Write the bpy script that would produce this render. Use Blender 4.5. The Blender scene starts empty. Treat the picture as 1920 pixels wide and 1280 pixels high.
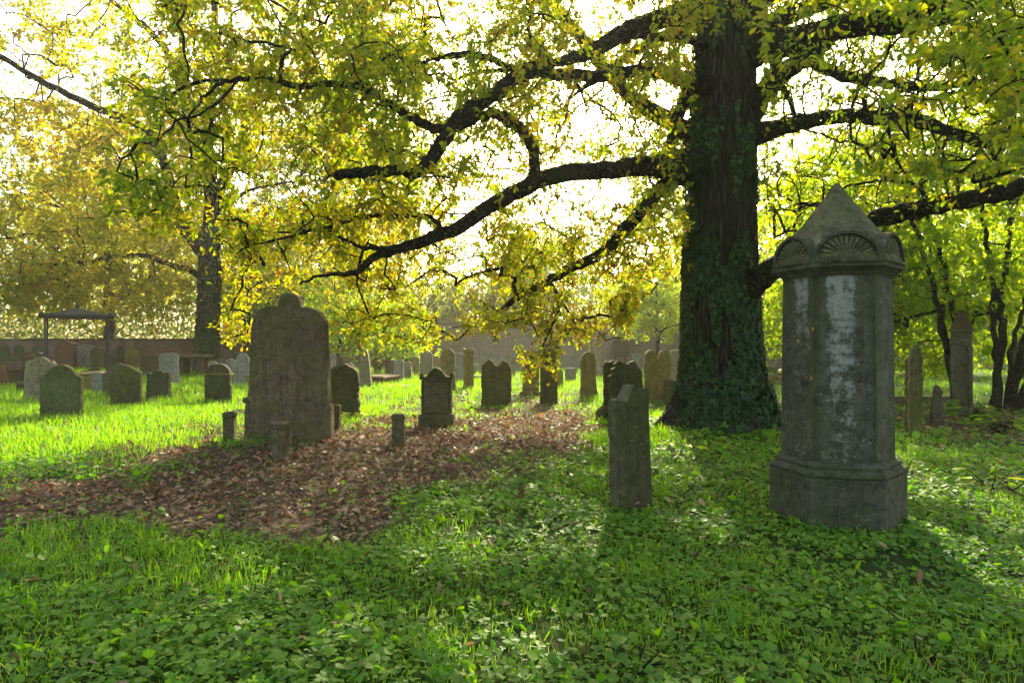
import bpy, bmesh, math, random
import numpy as np
from mathutils import Vector, Matrix
random.seed(7); rng = np.random.default_rng(7)
R = math.radians; PI = math.pi
scene = bpy.context.scene; COL = scene.collection
F = 1280.0; CH = 1.5; HZ = 640.0
SUN_AZ, SUN_EL = R(11), R(31)

# ------------------------------------------------------------------ helpers
def at(px, py, Y): return Vector(((px-960)/F*Y, Y, CH-(py-HZ)/F*Y))
def gy(py): return CH*F/(py-HZ)
def gx(px, Y): return (px-960)/F*Y
def tag(o, label=None, cat=None, group=None, kind=None):
    if label: o['label'] = label
    if cat: o['category'] = cat
    if group: o['group'] = group
    if kind: o['kind'] = kind
    return o
def empty(name, loc=(0,0,0), rz=0.0, tilt=(0,0)):
    o = bpy.data.objects.new(name, None); COL.objects.link(o)
    o.location = loc; o.rotation_euler = (tilt[0], tilt[1], rz); return o
def link(name, me, mat=None, parent=None, smooth=False):
    o = bpy.data.objects.new(name, me); COL.objects.link(o)
    if mat: me.materials.append(mat)
    if parent: o.parent = parent
    if smooth: me.polygons.foreach_set('use_smooth', [True]*len(me.polygons))
    return o
def from_bm(name, bm, mat, parent=None, smooth=False, bevel=0):
    bmesh.ops.recalc_face_normals(bm, faces=bm.faces)
    me = bpy.data.meshes.new(name); bm.to_mesh(me); bm.free()
    o = link(name, me, mat, parent, smooth)
    if bevel:
        m = o.modifiers.new('bevel', 'BEVEL'); m.width = bevel; m.segments = 2; m.limit_method = 'ANGLE'; m.angle_limit = R(35)
    return o
def weather(o, vox, amp, scale=.25):
    """real erosion: re-mesh the block finely and push its surface about"""
    m = o.modifiers.new('remesh', 'REMESH'); m.mode = 'VOXEL'; m.voxel_size = vox; m.use_smooth_shade = True
    for s, a in ((scale, amp), (scale*.22, amp*.4)):
        t = bpy.data.textures.new('erosion', 'CLOUDS'); t.noise_scale = s; t.noise_depth = 3
        d = o.modifiers.new('erode', 'DISPLACE'); d.texture = t; d.strength = a; d.mid_level = .5; d.texture_coords = 'GLOBAL'
def box(bm, x0, x1, y0, y1, z0, z1):
    v = [bm.verts.new(p) for p in ((x0,y0,z0),(x1,y0,z0),(x1,y1,z0),(x0,y1,z0),(x0,y0,z1),(x1,y0,z1),(x1,y1,z1),(x0,y1,z1))]
    for f in ((0,3,2,1),(4,5,6,7),(0,1,5,4),(1,2,6,5),(2,3,7,6),(3,0,4,7)): bm.faces.new([v[i] for i in f])
def loft(bm, rings, cap=True):
    vs = [[bm.verts.new(p) for p in r] for r in rings]; n = len(vs[0])
    for a, b in zip(vs, vs[1:]):
        for i in range(n):
            j = (i+1) % n; bm.faces.new((a[i], a[j], b[j], b[i]))
    if cap: bm.faces.new(list(reversed(vs[0]))); bm.faces.new(vs[-1])
def arc(cx, cz, rx, rz, a0, a1, n=12):
    return [(cx+rx*math.cos(R(a0+(a1-a0)*i/n)), cz+rz*math.sin(R(a0+(a1-a0)*i/n))) for i in range(n+1)]
def slab(bm, pts, y0, y1, jit=0.0, step=.06):
    """extrude an outline (x,z) from y0 to y1; outline resampled and worn"""
    out = []
    for i, p in enumerate(pts):
        q = pts[(i+1) % len(pts)]; d = math.hypot(q[0]-p[0], q[1]-p[1])
        if d < 1e-5: continue
        k = max(1, int(d/step)) if jit else 1
        for j in range(k):
            t = j/k; x = p[0]+(q[0]-p[0])*t; z = p[1]+(q[1]-p[1])*t
            if jit and z > .02: x += random.gauss(0, jit); z += random.gauss(0, jit)
            out.append((x, z))
    f = [bm.verts.new((x, y0, z)) for x, z in out]; b = [bm.verts.new((x, y1, z)) for x, z in out]
    bm.faces.new(f); bm.faces.new(list(reversed(b))); n = len(f)
    for i in range(n):
        j = (i+1) % n; bm.faces.new((f[j], f[i], b[i], b[j]))
def raw_mesh(name, V, loops, starts, totals, mat, parent=None, attr=None, smooth=False):
    me = bpy.data.meshes.new(name)
    me.vertices.add(len(V)); me.vertices.foreach_set('co', np.asarray(V, np.float32).ravel())
    me.loops.add(len(loops)); me.loops.foreach_set('vertex_index', np.asarray(loops, np.int32))
    me.polygons.add(len(starts)); me.polygons.foreach_set('loop_start', np.asarray(starts, np.int32))
    me.polygons.foreach_set('loop_total', np.asarray(totals, np.int32))
    if smooth: me.polygons.foreach_set('use_smooth', np.ones(len(starts), bool))
    if attr is not None:
        a = me.attributes.new('rnd', 'FLOAT', 'FACE'); a.data.foreach_set('value', np.asarray(attr, np.float32))
    me.update(calc_edges=True)
    return link(name, me, mat, parent)
def scatter(name, tmpls, pos, ydir, nrm, size, rnd, mat, parent=None, smooth=False, width=None):
    """many small leaves/blades as ONE mesh: template local x=width y=length z=normal"""
    pos = np.asarray(pos, float); n = len(pos)
    if n == 0: return None
    y = np.asarray(ydir, float); y = y/np.linalg.norm(y, axis=1, keepdims=True)
    z = np.asarray(nrm, float); z = z-(z*y).sum(1, keepdims=True)*y; z = z/(np.linalg.norm(z, axis=1, keepdims=True)+1e-9)
    x = np.cross(y, z); size = np.broadcast_to(np.asarray(size, float), (n,)); rnd = np.asarray(rnd, float)
    wd = np.ones(n) if width is None else width
    which = rng.integers(0, len(tmpls), n)
    Vs, Ls, Ss, Ts, As = [], [], [], [], []; vo = 0; lo = 0
    for k, (tv, tf) in enumerate(tmpls):
        idx = np.where(which == k)[0]
        if not len(idx): continue
        tv = np.asarray(tv, float); s = size[idx][:, None, None]; w = wd[idx][:, None, None]
        V = pos[idx][:, None, :]+s*(w*tv[None, :, 0:1]*x[idx][:, None, :]+tv[None, :, 1:2]*y[idx][:, None, :]+tv[None, :, 2:3]*z[idx][:, None, :])
        Vs.append(V.reshape(-1, 3))
        fl = np.array([i for f in tf for i in f]); ft = np.array([len(f) for f in tf]); fs = np.concatenate([[0], np.cumsum(ft)[:-1]])
        m = len(idx)
        Ls.append((fl[None, :]+vo+np.arange(m)[:, None]*len(tv)).ravel())
        Ss.append((fs[None, :]+lo+np.arange(m)[:, None]*len(fl)).ravel())
        Ts.append(np.tile(ft, m)); As.append(np.repeat(rnd[idx], len(ft)))
        vo += m*len(tv); lo += m*len(fl)
    return raw_mesh(name, np.concatenate(Vs), np.concatenate(Ls), np.concatenate(Ss), np.concatenate(Ts), mat, parent, np.concatenate(As), smooth)
def unit(n):
    v = rng.normal(size=(n, 3)); return v/np.linalg.norm(v, axis=1, keepdims=True)

# ------------------------------------------------------------------ materials
class NT:
    def __init__(s, name):
        s.m = bpy.data.materials.new(name); s.m.use_nodes = True; s.t = s.m.node_tree; s.t.nodes.clear()
        s.out = s.t.nodes.new('ShaderNodeOutputMaterial')
    def n(s, typ, **k):
        nd = s.t.nodes.new('ShaderNode'+typ)
        for a, v in k.items():
            if a.startswith('i_'): nd.inputs[a[2:].replace('_', ' ')].default_value = v
            else: setattr(nd, a, v)
        return nd
    def l(s, a, b): s.t.links.new(a, b)
    def ramp(s, fac, stops, interp='LINEAR'):
        nd = s.n('ValToRGB'); cr = nd.color_ramp; cr.interpolation = interp
        while len(cr.elements) < len(stops): cr.elements.new(.5)
        for e, (p, c) in zip(cr.elements, stops): e.position = p; e.color = (*c, 1) if len(c) == 3 else c
        s.l(fac, nd.inputs[0]); return nd.outputs[0]
    def noise(s, scale, detail=4, rough=.55, coord=None, dist=0):
        nd = s.n('TexNoise'); nd.inputs['Scale'].default_value = scale; nd.inputs['Detail'].default_value = detail
        nd.inputs['Roughness'].default_value = rough; nd.inputs['Distortion'].default_value = dist
        if coord is not None: s.l(coord, nd.inputs['Vector'])
        return nd.outputs['Fac']
    def mix(s, fac, a, b, mode='MIX'):
        nd = s.n('MixRGB', blend_type=mode)
        for i, v in ((0, fac), (1, a), (2, b)):
            if isinstance(v, (int, float)): nd.inputs[i].default_value = v
            elif isinstance(v, tuple): nd.inputs[i].default_value = (*v, 1)
            else: s.l(v, nd.inputs[i])
        return nd.outputs[0]
    def math(s, op, a, b=0.0):
        nd = s.n('Math', operation=op)
        for i, v in ((0, a), (1, b)):
            if isinstance(v, (int, float)): nd.inputs[i].default_value = v
            else: s.l(v, nd.inputs[i])
        return nd.outputs[0]
    def mapr(s, v, a, b, c=0.0, d=1.0):
        nd = s.n('MapRange'); s.l(v, nd.inputs[0])
        for i, q in zip((1, 2, 3, 4), (a, b, c, d)): nd.inputs[i].default_value = q
        return nd.outputs[0]
    def coord(s, scale=(1,1,1), which='Object'):
        tc = s.n('TexCoord'); mp = s.n('Mapping'); mp.inputs['Scale'].default_value = scale
        s.l(tc.outputs[which], mp.inputs[0]); return mp.outputs[0]
    def bump(s, h, strength=.5, dist=.01, nrm=None):
        b = s.n('Bump'); b.inputs['Strength'].default_value = strength; b.inputs['Distance'].default_value = dist; s.l(h, b.inputs['Height'])
        if nrm is not None: s.l(nrm, b.inputs['Normal'])
        return b.outputs[0]
    def finish(s, col, rough=.9, nrm=None, spec=.3):
        p = s.n('BsdfPrincipled'); p.inputs['Roughness'].default_value = rough; p.inputs['Specular IOR Level'].default_value = spec
        if isinstance(col, tuple): p.inputs['Base Color'].default_value = (*col, 1)
        else: s.l(col, p.inputs['Base Color'])
        if nrm is not None: s.l(nrm, p.inputs['Normal'])
        s.l(p.outputs[0], s.out.inputs[0]); return s.m

def stone_mat(name, base, dark, moss=(.07,.085,.015), mossy=.5, streak=.4, white=0.0, spots=0.0, seed=0.0):
    base = (base[0]*.9, base[1]*.84, base[2]*.72); dark = (dark[0]*.84, dark[1]*.78, dark[2]*.66)
    s = NT(name); c0 = s.coord(); ad = s.n('VectorMath', operation='ADD'); oi = s.n('ObjectInfo')
    s.l(c0, ad.inputs[0]); sc = s.n('VectorMath', operation='SCALE'); cb = s.n('CombineXYZ')
    for i in range(3): s.l(oi.outputs['Random'], cb.inputs[i])
    s.l(cb.outputs[0], sc.inputs[0]); sc.inputs['Scale'].default_value = 37+seed; s.l(sc.outputs[0], ad.inputs[1]); c = ad.outputs[0]
    big = s.noise(2.2, 5, .6, c, .4); med = s.noise(11, 6, .65, c); fine = s.noise(60, 5, .7, c)
    mp = s.n('Mapping'); mp.inputs['Scale'].default_value = (9, 9, .8); s.l(c, mp.inputs[0]); st = s.noise(1.6, 5, .6, mp.outputs[0])
    col = s.mix(s.mapr(s.math('ADD', s.math('MULTIPLY', big, .7), s.math('MULTIPLY', med, .3)), .42, .57), dark, base)
    col = s.mix(s.math('MULTIPLY', s.mapr(st, .45, .62), streak), col, tuple(x*.45 for x in dark))
    col = s.mix(s.math('MULTIPLY', s.mapr(s.noise(3.1, 6, .7, c), .44, .55), mossy), col, moss)
    col = s.mix(s.math('MULTIPLY', s.mapr(fine, .35, .7), .5), col, tuple(min(.6, x*1.5) for x in base))
    if white == 2:
        pa = s.n('Attribute', attribute_name='pale').outputs['Fac']
        w = s.mapr(s.math('ADD', s.math('MULTIPLY', pa, 1.05), s.math('MULTIPLY', s.math('SUBTRACT', s.math('ADD', s.math('MULTIPLY', st, .6), s.math('ADD', s.math('MULTIPLY', s.noise(34, 5, .75, c), .7), s.math('MULTIPLY', med, .8))), 1.05), 2.6)), .55, 1.1)
        ed = s.n('Attribute', attribute_name='mossy_edge').outputs['Fac']; col = s.mix(s.math('MULTIPLY', s.mapr(s.math('ADD', ed, s.math('MULTIPLY', s.math('SUBTRACT', big, .5), 1.5)), .15, 1.0), .7), col, (.04, .048, .013))
        col = s.mix(s.math('MULTIPLY', w, .8), col, (.30, .295, .262))
    elif white:
        w = s.math('MULTIPLY', s.mapr(st, .5, .68), s.mapr(med, .42, .6)); col = s.mix(s.math('MULTIPLY', w, white), col, (.5, .52, .5))
    vo = s.n('TexVoronoi'); vo.inputs['Scale'].default_value = 26; s.l(c, vo.inputs['Vector'])
    lich = s.math('MULTIPLY', s.mapr(s.math('ADD', vo.outputs['Distance'], s.math('MULTIPLY', s.noise(45, 3, .6, c), .3)), .42, .3), s.mapr(s.noise(4.3, 3, .5, c), .55, .68))
    col = s.mix(s.math('MULTIPLY', lich, .55), col, (.33, .35, .28))
    if spots:
        v2 = s.n('TexVoronoi'); v2.inputs['Scale'].default_value = 13; s.l(c, v2.inputs['Vector'])
        sp = s.math('MULTIPLY', s.mapr(v2.outputs['Distance'], .3, .24), s.mapr(s.noise(2.0, 2, .5, c), .5, .56)); col = s.mix(s.math('MULTIPLY', sp, spots), col, (.012, .012, .008))
    col = s.mix(s.math('MULTIPLY', s.mapr(med, .5, .3), .55), col, tuple(x*.35 for x in dark))
    pb = s.math('MULTIPLY', s.mapr(s.noise(7.5, 7, .75, c, .8), .56, .66), s.mapr(st, .4, .55)); col = s.mix(s.math('MULTIPLY', pb, .45), col, tuple(min(.5, x*2.1+.03) for x in base))
    dk = s.mapr(s.noise(19, 6, .75, c), .55, .68); col = s.mix(s.math('MULTIPLY', dk, .6), col, tuple(x*.4 for x in dark))
    h = s.math('ADD', s.math('MULTIPLY', fine, .5), s.math('ADD', med, s.math('MULTIPLY', st, .35)))
    return s.finish(col, .92, s.bump(h, .8, .022), .2)

M = {}
M['grey'] = stone_mat('weathered_grey', (.14,.13,.095), (.062,.058,.04), (.06,.08,.016), .55, .5)
M['olive'] = stone_mat('algae_olive', (.11,.105,.05), (.06,.058,.025), (.085,.095,.012), .75, .6)
M['ochre'] = stone_mat('warm_ochre', (.24,.20,.075), (.13,.11,.035), (.16,.15,.02), .5, .5)
M['pale'] = stone_mat('pale_limestone', (.27,.27,.25), (.14,.14,.125), (.2,.2,.09), .35, .4)
M['palewarm'] = stone_mat('pale_warm_limestone', (.26,.24,.17), (.14,.125,.08), (.2,.18,.06), .35, .5)
M['brown'] = stone_mat('brown_sandstone', (.13,.088,.05), (.065,.045,.028), (.06,.06,.018), .4, .5)
M['red'] = stone_mat('red_sandstone', (.20,.088,.055), (.10,.05,.034), (.06,.05,.02), .3, .4)
M['darkgreen'] = stone_mat('dark_mossy', (.095,.09,.05), (.04,.042,.02), (.04,.058,.01), .75, .6)
M['spotted'] = stone_mat('spotted_green', (.115,.125,.06), (.07,.08,.035), (.06,.085,.018), .6, .3, spots=.9)
M['big'] = stone_mat('big_slab_stone', (.17,.13,.10), (.085,.066,.05), (.075,.078,.014), .75, .9)
M['post'] = stone_mat('post_stone', (.13,.115,.072), (.05,.047,.027), (.055,.07,.010), .8, .6)
M['shaft'] = stone_mat('shaft_marble', (.105,.108,.09), (.045,.047,.038), (.04,.05,.013), .65, .65, white=2)
M['mon'] = stone_mat('monument_limestone', (.10,.103,.08), (.04,.042,.032), (.038,.05,.013), .7, .45)
M['spire'] = stone_mat('spire_limestone', (.16,.155,.105), (.055,.056,.034), (.045,.058,.016), .75, .2)
M['iron'] = NT('rusted_iron').finish((.025,.02,.018), .6)
M['roof'] = stone_mat('dull_sheet_roof', (.09,.08,.07), (.05,.045,.04), (.05,.05,.03), .3, .3)

def bark(name, a, b, sx=9, sz=1.1, green=0.0):
    s = NT(name); c = s.coord((sx, sx, sz)); n1 = s.noise(1.7, 6, .65, c, .5); n2 = s.noise(9, 4, .6, c)
    vo = s.n('TexVoronoi', feature='DISTANCE_TO_EDGE'); vo.inputs['Scale'].default_value = 1.9; s.l(c, vo.inputs['Vector'])
    r = s.mapr(vo.outputs['Distance'], 0, .35)
    h = s.math('ADD', s.math('MULTIPLY', r, .9), s.math('ADD', n1, s.math('MULTIPLY', n2, .35)))
    col = s.mix(s.mapr(h, .7, 1.9), b, a)
    if green: col = s.mix(s.math('MULTIPLY', s.mapr(s.noise(1.3, 4, .6, s.coord()), .45, .62), green), col, (.03,.045,.008))
    return s.finish(col, .95, s.bump(h, 1, .09), .15)
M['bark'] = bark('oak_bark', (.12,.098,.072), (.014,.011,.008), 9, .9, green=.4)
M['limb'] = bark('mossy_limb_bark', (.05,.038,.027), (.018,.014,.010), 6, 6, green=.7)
M['farbark'] = bark('far_bark', (.03,.026,.02), (.010,.009,.007), 6, 1)
M['stem'] = bark('shrub_stem_bark', (.07,.055,.035), (.022,.018,.012), 14, 3, green=.6)

def leaf_mat(name, stops, tstops, trans=.5, rough=.5, patch=None, spec=.35):
    s = NT(name); at_ = s.n('Attribute', attribute_name='rnd'); r = at_.outputs['Fac']
    if patch:
        n = s.noise(patch[0], 3, .5, s.coord((1,1,1))); r = s.math('ADD', r, s.math('MULTIPLY', s.math('SUBTRACT', n, .5), patch[1]))
    c1 = s.ramp(r, stops); c2 = s.ramp(r, tstops)
    p = s.n('BsdfPrincipled'); s.l(c1, p.inputs['Base Color']); p.inputs['Roughness'].default_value = rough; p.inputs['Specular IOR Level'].default_value = spec
    t = s.n('BsdfTranslucent'); s.l(c2, t.inputs[0]); mx = s.n('MixShader'); mx.inputs[0].default_value = trans
    s.l(p.outputs[0], mx.inputs[1]); s.l(t.outputs[0], mx.inputs[2]); s.l(mx.outputs[0], s.out.inputs[0]); return s.m
M['oakleaf'] = leaf_mat('oak_leaf',
    [(0,(.045,.085,.010)),(.4,(.08,.125,.010)),(.65,(.14,.15,.012)),(.85,(.2,.15,.02)),(.97,(.13,.06,.02))],
    [(0,(.16,.32,.012)),(.38,(.36,.52,.014)),(.62,(.66,.66,.02)),(.82,(.8,.58,.03)),(.97,(.42,.16,.03))], .56, .5, (.45, .7))
M['goldleaf'] = leaf_mat('golden_leaf',
    [(0,(.06,.085,.015)),(.45,(.10,.12,.018)),(.75,(.17,.14,.02)),(1,(.18,.08,.02))],
    [(0,(.34,.46,.03)),(.45,(.6,.64,.03)),(.75,(.9,.7,.04)),(1,(.85,.4,.04))], .6, .6, (.22, .9))
M['greenleaf'] = leaf_mat('green_shrub_leaf',
    [(0,(.03,.07,.012)),(.5,(.055,.11,.014)),(1,(.11,.14,.02))],
    [(0,(.22,.44,.015)),(.5,(.45,.7,.02)),(1,(.72,.78,.04))], .6, .45, (.5, .5))
M['farleaf'] = leaf_mat('far_wood_leaf',
    [(0,(.03,.055,.014)),(.5,(.06,.08,.018)),(1,(.13,.11,.02))],
    [(0,(.10,.22,.025)),(.5,(.22,.34,.03)),(1,(.42,.40,.04))], .4, .85, (.1, .8), .05)
M['ivy'] = leaf_mat('ivy_leaf', [(0,(.009,.027,.008)),(.6,(.02,.056,.013)),(1,(.06,.13,.022))], [(0,(.03,.09,.02)),(1,(.1,.22,.03))], .15, .5, None, .2)
M['grass'] = leaf_mat('grass_blade', [(0,(.04,.10,.008)),(.6,(.075,.16,.012)),(.93,(.13,.2,.02)),(1,(.26,.22,.09))],
    [(0,(.16,.42,.01)),(.6,(.32,.68,.015)),(.93,(.5,.78,.03)),(1,(.6,.5,.2))], .5, .45, (.35, .5))
M['clover'] = leaf_mat('round_groundcover_leaf', [(0,(.034,.11,.010)),(.5,(.085,.20,.016)),(1,(.18,.30,.03))],
    [(0,(.10,.34,.008)),(.5,(.19,.54,.01)),(1,(.42,.7,.03))], .42, .55, (.8, .7), .3)
M['litter'] = leaf_mat('dead_leaf', [(0,(.06,.036,.021)),(.45,(.19,.11,.062)),(.85,(.40,.26,.16)),(1,(.46,.19,.05))],
    [(0,(.1,.04,.02)),(.5,(.25,.1,.05)),(1,(.5,.25,.08))], .2, .7)

def ground_mat():
    s = NT('forest_floor'); c = s.coord(); a = s.n('Attribute', attribute_name='litter').outputs['Fac']
    n1 = s.noise(3, 6, .6, c); n2 = s.noise(34, 5, .7, c); n3 = s.noise(120, 4, .7, c)
    m = s.mapr(s.math('ADD', a, s.math('MULTIPLY', s.math('SUBTRACT', n1, .5), .9)), .3, .65)
    soil = s.mix(s.mapr(n2, .35, .65), (.034,.025,.015), (.11,.076,.045)); soil = s.mix(s.mapr(n3, .5, .75), soil, (.17,.12,.075))
    green = s.mix(s.mapr(n2, .35, .65), (.022,.045,.008), (.05,.095,.012))
    return s.finish(s.mix(m, green, soil), .95, s.bump(s.math('ADD', n2, n3), 1, .03), .15)
M['ground'] = ground_mat()
def brick_mat(name, c1, c2, mortar):
    s = NT(name); tc = s.n('TexCoord'); sp = s.n('SeparateXYZ'); cb = s.n('CombineXYZ'); s.l(tc.outputs['Object'], sp.inputs[0])
    s.l(sp.outputs[0], cb.inputs[0]); s.l(sp.outputs[2], cb.inputs[1])
    b = s.n('TexBrick'); s.l(cb.outputs[0], b.inputs['Vector']); b.inputs['Scale'].default_value = 1
    b.inputs['Brick Width'].default_value = .27; b.inputs['Row Height'].default_value = .085; b.inputs['Mortar Size'].default_value = .012
    for k, v in (('Color1', c1), ('Color2', c2), ('Mortar', mortar)): b.inputs[k].default_value = (*v, 1)
    n = s.noise(1.1, 6, .65, tc.outputs['Object']); n2 = s.noise(14, 5, .6, tc.outputs['Object'])
    col = s.mix(s.math('MULTIPLY', s.mapr(n, .45, .65), .5), b.outputs[0], (.2,.19,.16)); col = s.mix(s.math('MULTIPLY', s.mapr(n2, .5, .7), .4), col, (.1,.07,.05))
    return s.finish(col, .95, s.bump(s.math('ADD', b.outputs['Fac'], n2), .5, .02), .2)
M['brick'] = brick_mat('old_brick', (.27,.17,.11), (.2,.12,.08), (.3,.26,.2))
M['brickred'] = brick_mat('old_red_brick', (.20,.075,.045), (.13,.055,.038), (.17,.12,.09))

# ------------------------------------------------------------------ camera, light, haze
cam = bpy.data.cameras.new('camera'); cam.lens = 24; cam.sensor_width = 36; cam.clip_end = 1500; cam.clip_start = .05
co = bpy.data.objects.new('camera', cam); COL.objects.link(co); co.location = (0, 0, CH); co.rotation_euler = (R(90), 0, 0); scene.camera = co
sd = Vector((math.sin(SUN_AZ)*math.cos(SUN_EL), math.cos(SUN_AZ)*math.cos(SUN_EL), math.sin(SUN_EL)))
sl = bpy.data.lights.new('sun', 'SUN'); sl.energy = 3.4; sl.angle = R(.5); sl.color = (1, .93, .8)
so = bpy.data.objects.new('sun', sl); COL.objects.link(so); so.rotation_euler = sd.to_track_quat('Z', 'Y').to_euler(); so.location = (0, 0, 40)
w = bpy.data.worlds.new('World'); scene.world = w; w.use_nodes = True; wt = w.node_tree; wt.nodes.clear()
wo = wt.nodes.new('ShaderNodeOutputWorld'); bg = wt.nodes.new('ShaderNodeBackground'); sk = wt.nodes.new('ShaderNodeTexSky')
sk.sky_type = 'NISHITA'; sk.sun_disc = False; sk.sun_elevation = SUN_EL; sk.sun_rotation = SUN_AZ; sk.air_density = 1; sk.dust_density = 3.5; sk.ozone_density = .2
bg.inputs[1].default_value = .15; wt.links.new(sk.outputs[0], bg.inputs[0]); wt.links.new(bg.outputs[0], wo.inputs[0])
scene.view_settings.view_transform = 'Standard'; scene.view_settings.look = 'None'; scene.view_settings.gamma = 1; scene.view_settings.exposure = 1.88; scene.view_settings.use_white_balance = True; scene.view_settings.white_balance_temperature = 7900; scene.view_settings.white_balance_tint = 5
cy = scene.cycles; cy.use_denoising = True; cy.max_bounces = 7; cy.diffuse_bounces = 4; cy.glossy_bounces = 2; cy.transmission_bounces = 5
cy.volume_bounces = 1; cy.transparent_max_bounces = 4; cy.caustics_reflective = False; cy.caustics_refractive = False; cy.sample_clamp_indirect = 6
HAZE = .0008
if HAZE:
    bm = bmesh.new(); box(bm, -75, 75, -14, 96, -2.2, 27)
    s = NT('damp_autumn_air'); pv = s.n('VolumePrincipled'); pv.inputs['Color'].default_value = (1, .98, .9, 1); pv.inputs['Density'].default_value = HAZE
    pv.inputs['Anisotropy'].default_value = .45; s.l(pv.outputs[0], s.out.inputs['Volume'])
    tag(from_bm('haze', bm, s.m), 'pale sunlit haze hanging between the far trees', 'haze', None, 'stuff')

# ------------------------------------------------------------------ ground
LITTER = [(-300,960),(0,925),(200,885),(330,842),(450,812),(600,796),(700,790),(800,765),(930,752),(1080,755),(1130,790),(1110,835),(960,880),(860,915),(770,960),(700,1030),(560,1030),(420,1000),(250,985),(0,1015),(-300,1060)]
def in_poly(px, py, poly):
    """signed distance in pixels, positive inside (vectorised)"""
    px = np.asarray(px, float); py = np.asarray(py, float); inside = np.zeros(px.shape, bool); d = np.full(px.shape, 1e9)
    for (x0, y0), (x1, y1) in zip(poly, poly[1:]+poly[:1]):
        cond = ((y0 > py) != (y1 > py)) & (px < (x1-x0)*(py-y0)/((y1-y0) or 1e-9)+x0); inside ^= cond
        t = np.clip(((px-x0)*(x1-x0)+(py-y0)*(y1-y0))/((x1-x0)**2+(y1-y0)**2), 0, 1)
        d = np.minimum(d, np.hypot(px-x0-t*(x1-x0), py-y0-t*(y1-y0)))
    return np.where(inside, d, -d)
def wob(X, Y, s, seed=0):
    return (np.sin(X*s*1.3+seed)+np.sin(Y*s*1.7+seed*2.1+X*s*.6)+np.sin((X-Y)*s*2.3+seed*.7)*.7+np.sin((X*1.9+Y)*s*3.1+seed)*.5)/3.2
def litter_of(X, Y):
    Yc = np.maximum(Y, .5); px = 960+F*X/Yc; py = HZ+F*CH/Yc
    a = np.clip(in_poly(px, py, LITTER)/75+.42+wob(X, Y, 1.6)*.55+wob(X, Y, 4.7, 4)*.35, 0, 1)
    b = np.clip(.62-np.hypot((X-9.0)/3.4, (Y-12.5)/3.8)*.5+wob(X, Y, 2.3, 3)*.35, 0, .8)*1.3      # under the right-hand thicket
    c = np.clip(.5-np.hypot((X-5.5)/1.7, (Y-14.5)/2.2)*.5+wob(X, Y, 2, 5)*.3, 0, .8)*1.2
    d = np.clip(wob(X, Y, .9, 8)*.9-.42, 0, .5)*(X > -1)*(Y < 12)
    e = np.clip(.4-np.hypot((X+1)/7, (Y-17)/1.6)*.4+wob(X, Y, 1.5, 2)*.3, 0, .35)
    v = np.maximum.reduce([a, b, c, d, e]); return np.where(Y > 30, v*.2, np.where(Y < 1, 0, np.clip(v, 0, 1)))
def height(X, Y):
    near = np.clip((30-np.abs(Y-8))/30, 0, 1)
    h = wob(X, Y, .35, 1)*.03+wob(X, Y, 1.4, 4)*.012
    dt = np.hypot(X-3.6, Y-11.7); h = h+.10*np.exp(-(dt/1.6)**2)
    return h*near
xs = np.concatenate([[-500,-250,-120,-70], np.arange(-45,-14,.5), np.arange(-14,14,.09), np.arange(14,45,.5), [45,70,120,250,500]])
ys = np.concatenate([[-300,-100,-40,-14], np.arange(-8,1,.6), np.arange(1,22,.09), np.arange(22,60,.5), [60,75,100,160,300,700]])
GX, GY = np.meshgrid(xs, ys); V = np.stack([GX, GY, height(GX, GY)], -1).reshape(-1, 3); nx = len(xs); ny = len(ys)
ii = (np.arange(ny-1)[:, None]*nx+np.arange(nx-1)[None, :]).ravel(); Q = np.stack([ii, ii+1, ii+1+nx, ii+nx], 1).ravel(); nf = len(ii)
g = raw_mesh('ground', V, Q, np.arange(nf)*4, np.full(nf, 4), M['ground'], None, None, True)
a = g.data.attributes.new('litter', 'FLOAT', 'POINT'); a.data.foreach_set('value', litter_of(V[:, 0], V[:, 1]).astype(np.float32))
tag(g, 'woodland floor of soil and turf across the cemetery', 'ground', None, 'structure')

# ------------------------------------------------------------------ tube & trees
def catmull(pts, sub=4):
    P = np.asarray(pts, float); out = []
    for i in range(len(P)-1):
        p0 = P[max(i-1, 0)]; p1 = P[i]; p2 = P[i+1]; p3 = P[min(i+2, len(P)-1)]
        for j in range(sub):
            t = j/sub; out.append(.5*((2*p1)+(-p0+p2)*t+(2*p0-5*p1+4*p2-p3)*t*t+(-p0+3*p1-3*p2+p3)*t**3))
    out.append(P[-1]); return np.array(out)
class Tubes:
    def __init__(s): s.V = []; s.L = []; s.T = []; s.n = 0
    def add(s, P, r, k=6, cap=True, wobble=0.0):
        P = np.asarray(P, float); r = np.broadcast_to(r, (len(P),)); T = np.gradient(P, axis=0); T /= np.linalg.norm(T, axis=1, keepdims=True)+1e-9
        u = np.cross(T[0], (.31, .2, .93)); u /= np.linalg.norm(u)+1e-9; base = s.n; th = np.arange(k)*2*PI/k
        for i in range(len(P)):
            u = u-T[i]*np.dot(u, T[i]); u /= np.linalg.norm(u)+1e-9; v = np.cross(T[i], u)
            rr = r[i]*(1+wobble*rng.normal(size=k)) if wobble else np.full(k, r[i])
            s.V.append(P[i]+rr[:, None]*(np.cos(th)[:, None]*u+np.sin(th)[:, None]*v))
        for i in range(len(P)-1):
            for j in range(k):
                j2 = (j+1) % k; s.L += [base+i*k+j, base+i*k+j2, base+(i+1)*k+j2, base+(i+1)*k+j]; s.T.append(4)
        if cap: s.L += [base+(len(P)-1)*k+j for j in range(k)]; s.T.append(k)
        s.n += len(P)*k
    def build(s, name, mat, parent=None):
        T = np.array(s.T); return raw_mesh(name, np.concatenate(s.V), s.L, np.concatenate([[0], np.cumsum(T)[:-1]]), T, mat, parent, None, True)
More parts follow.
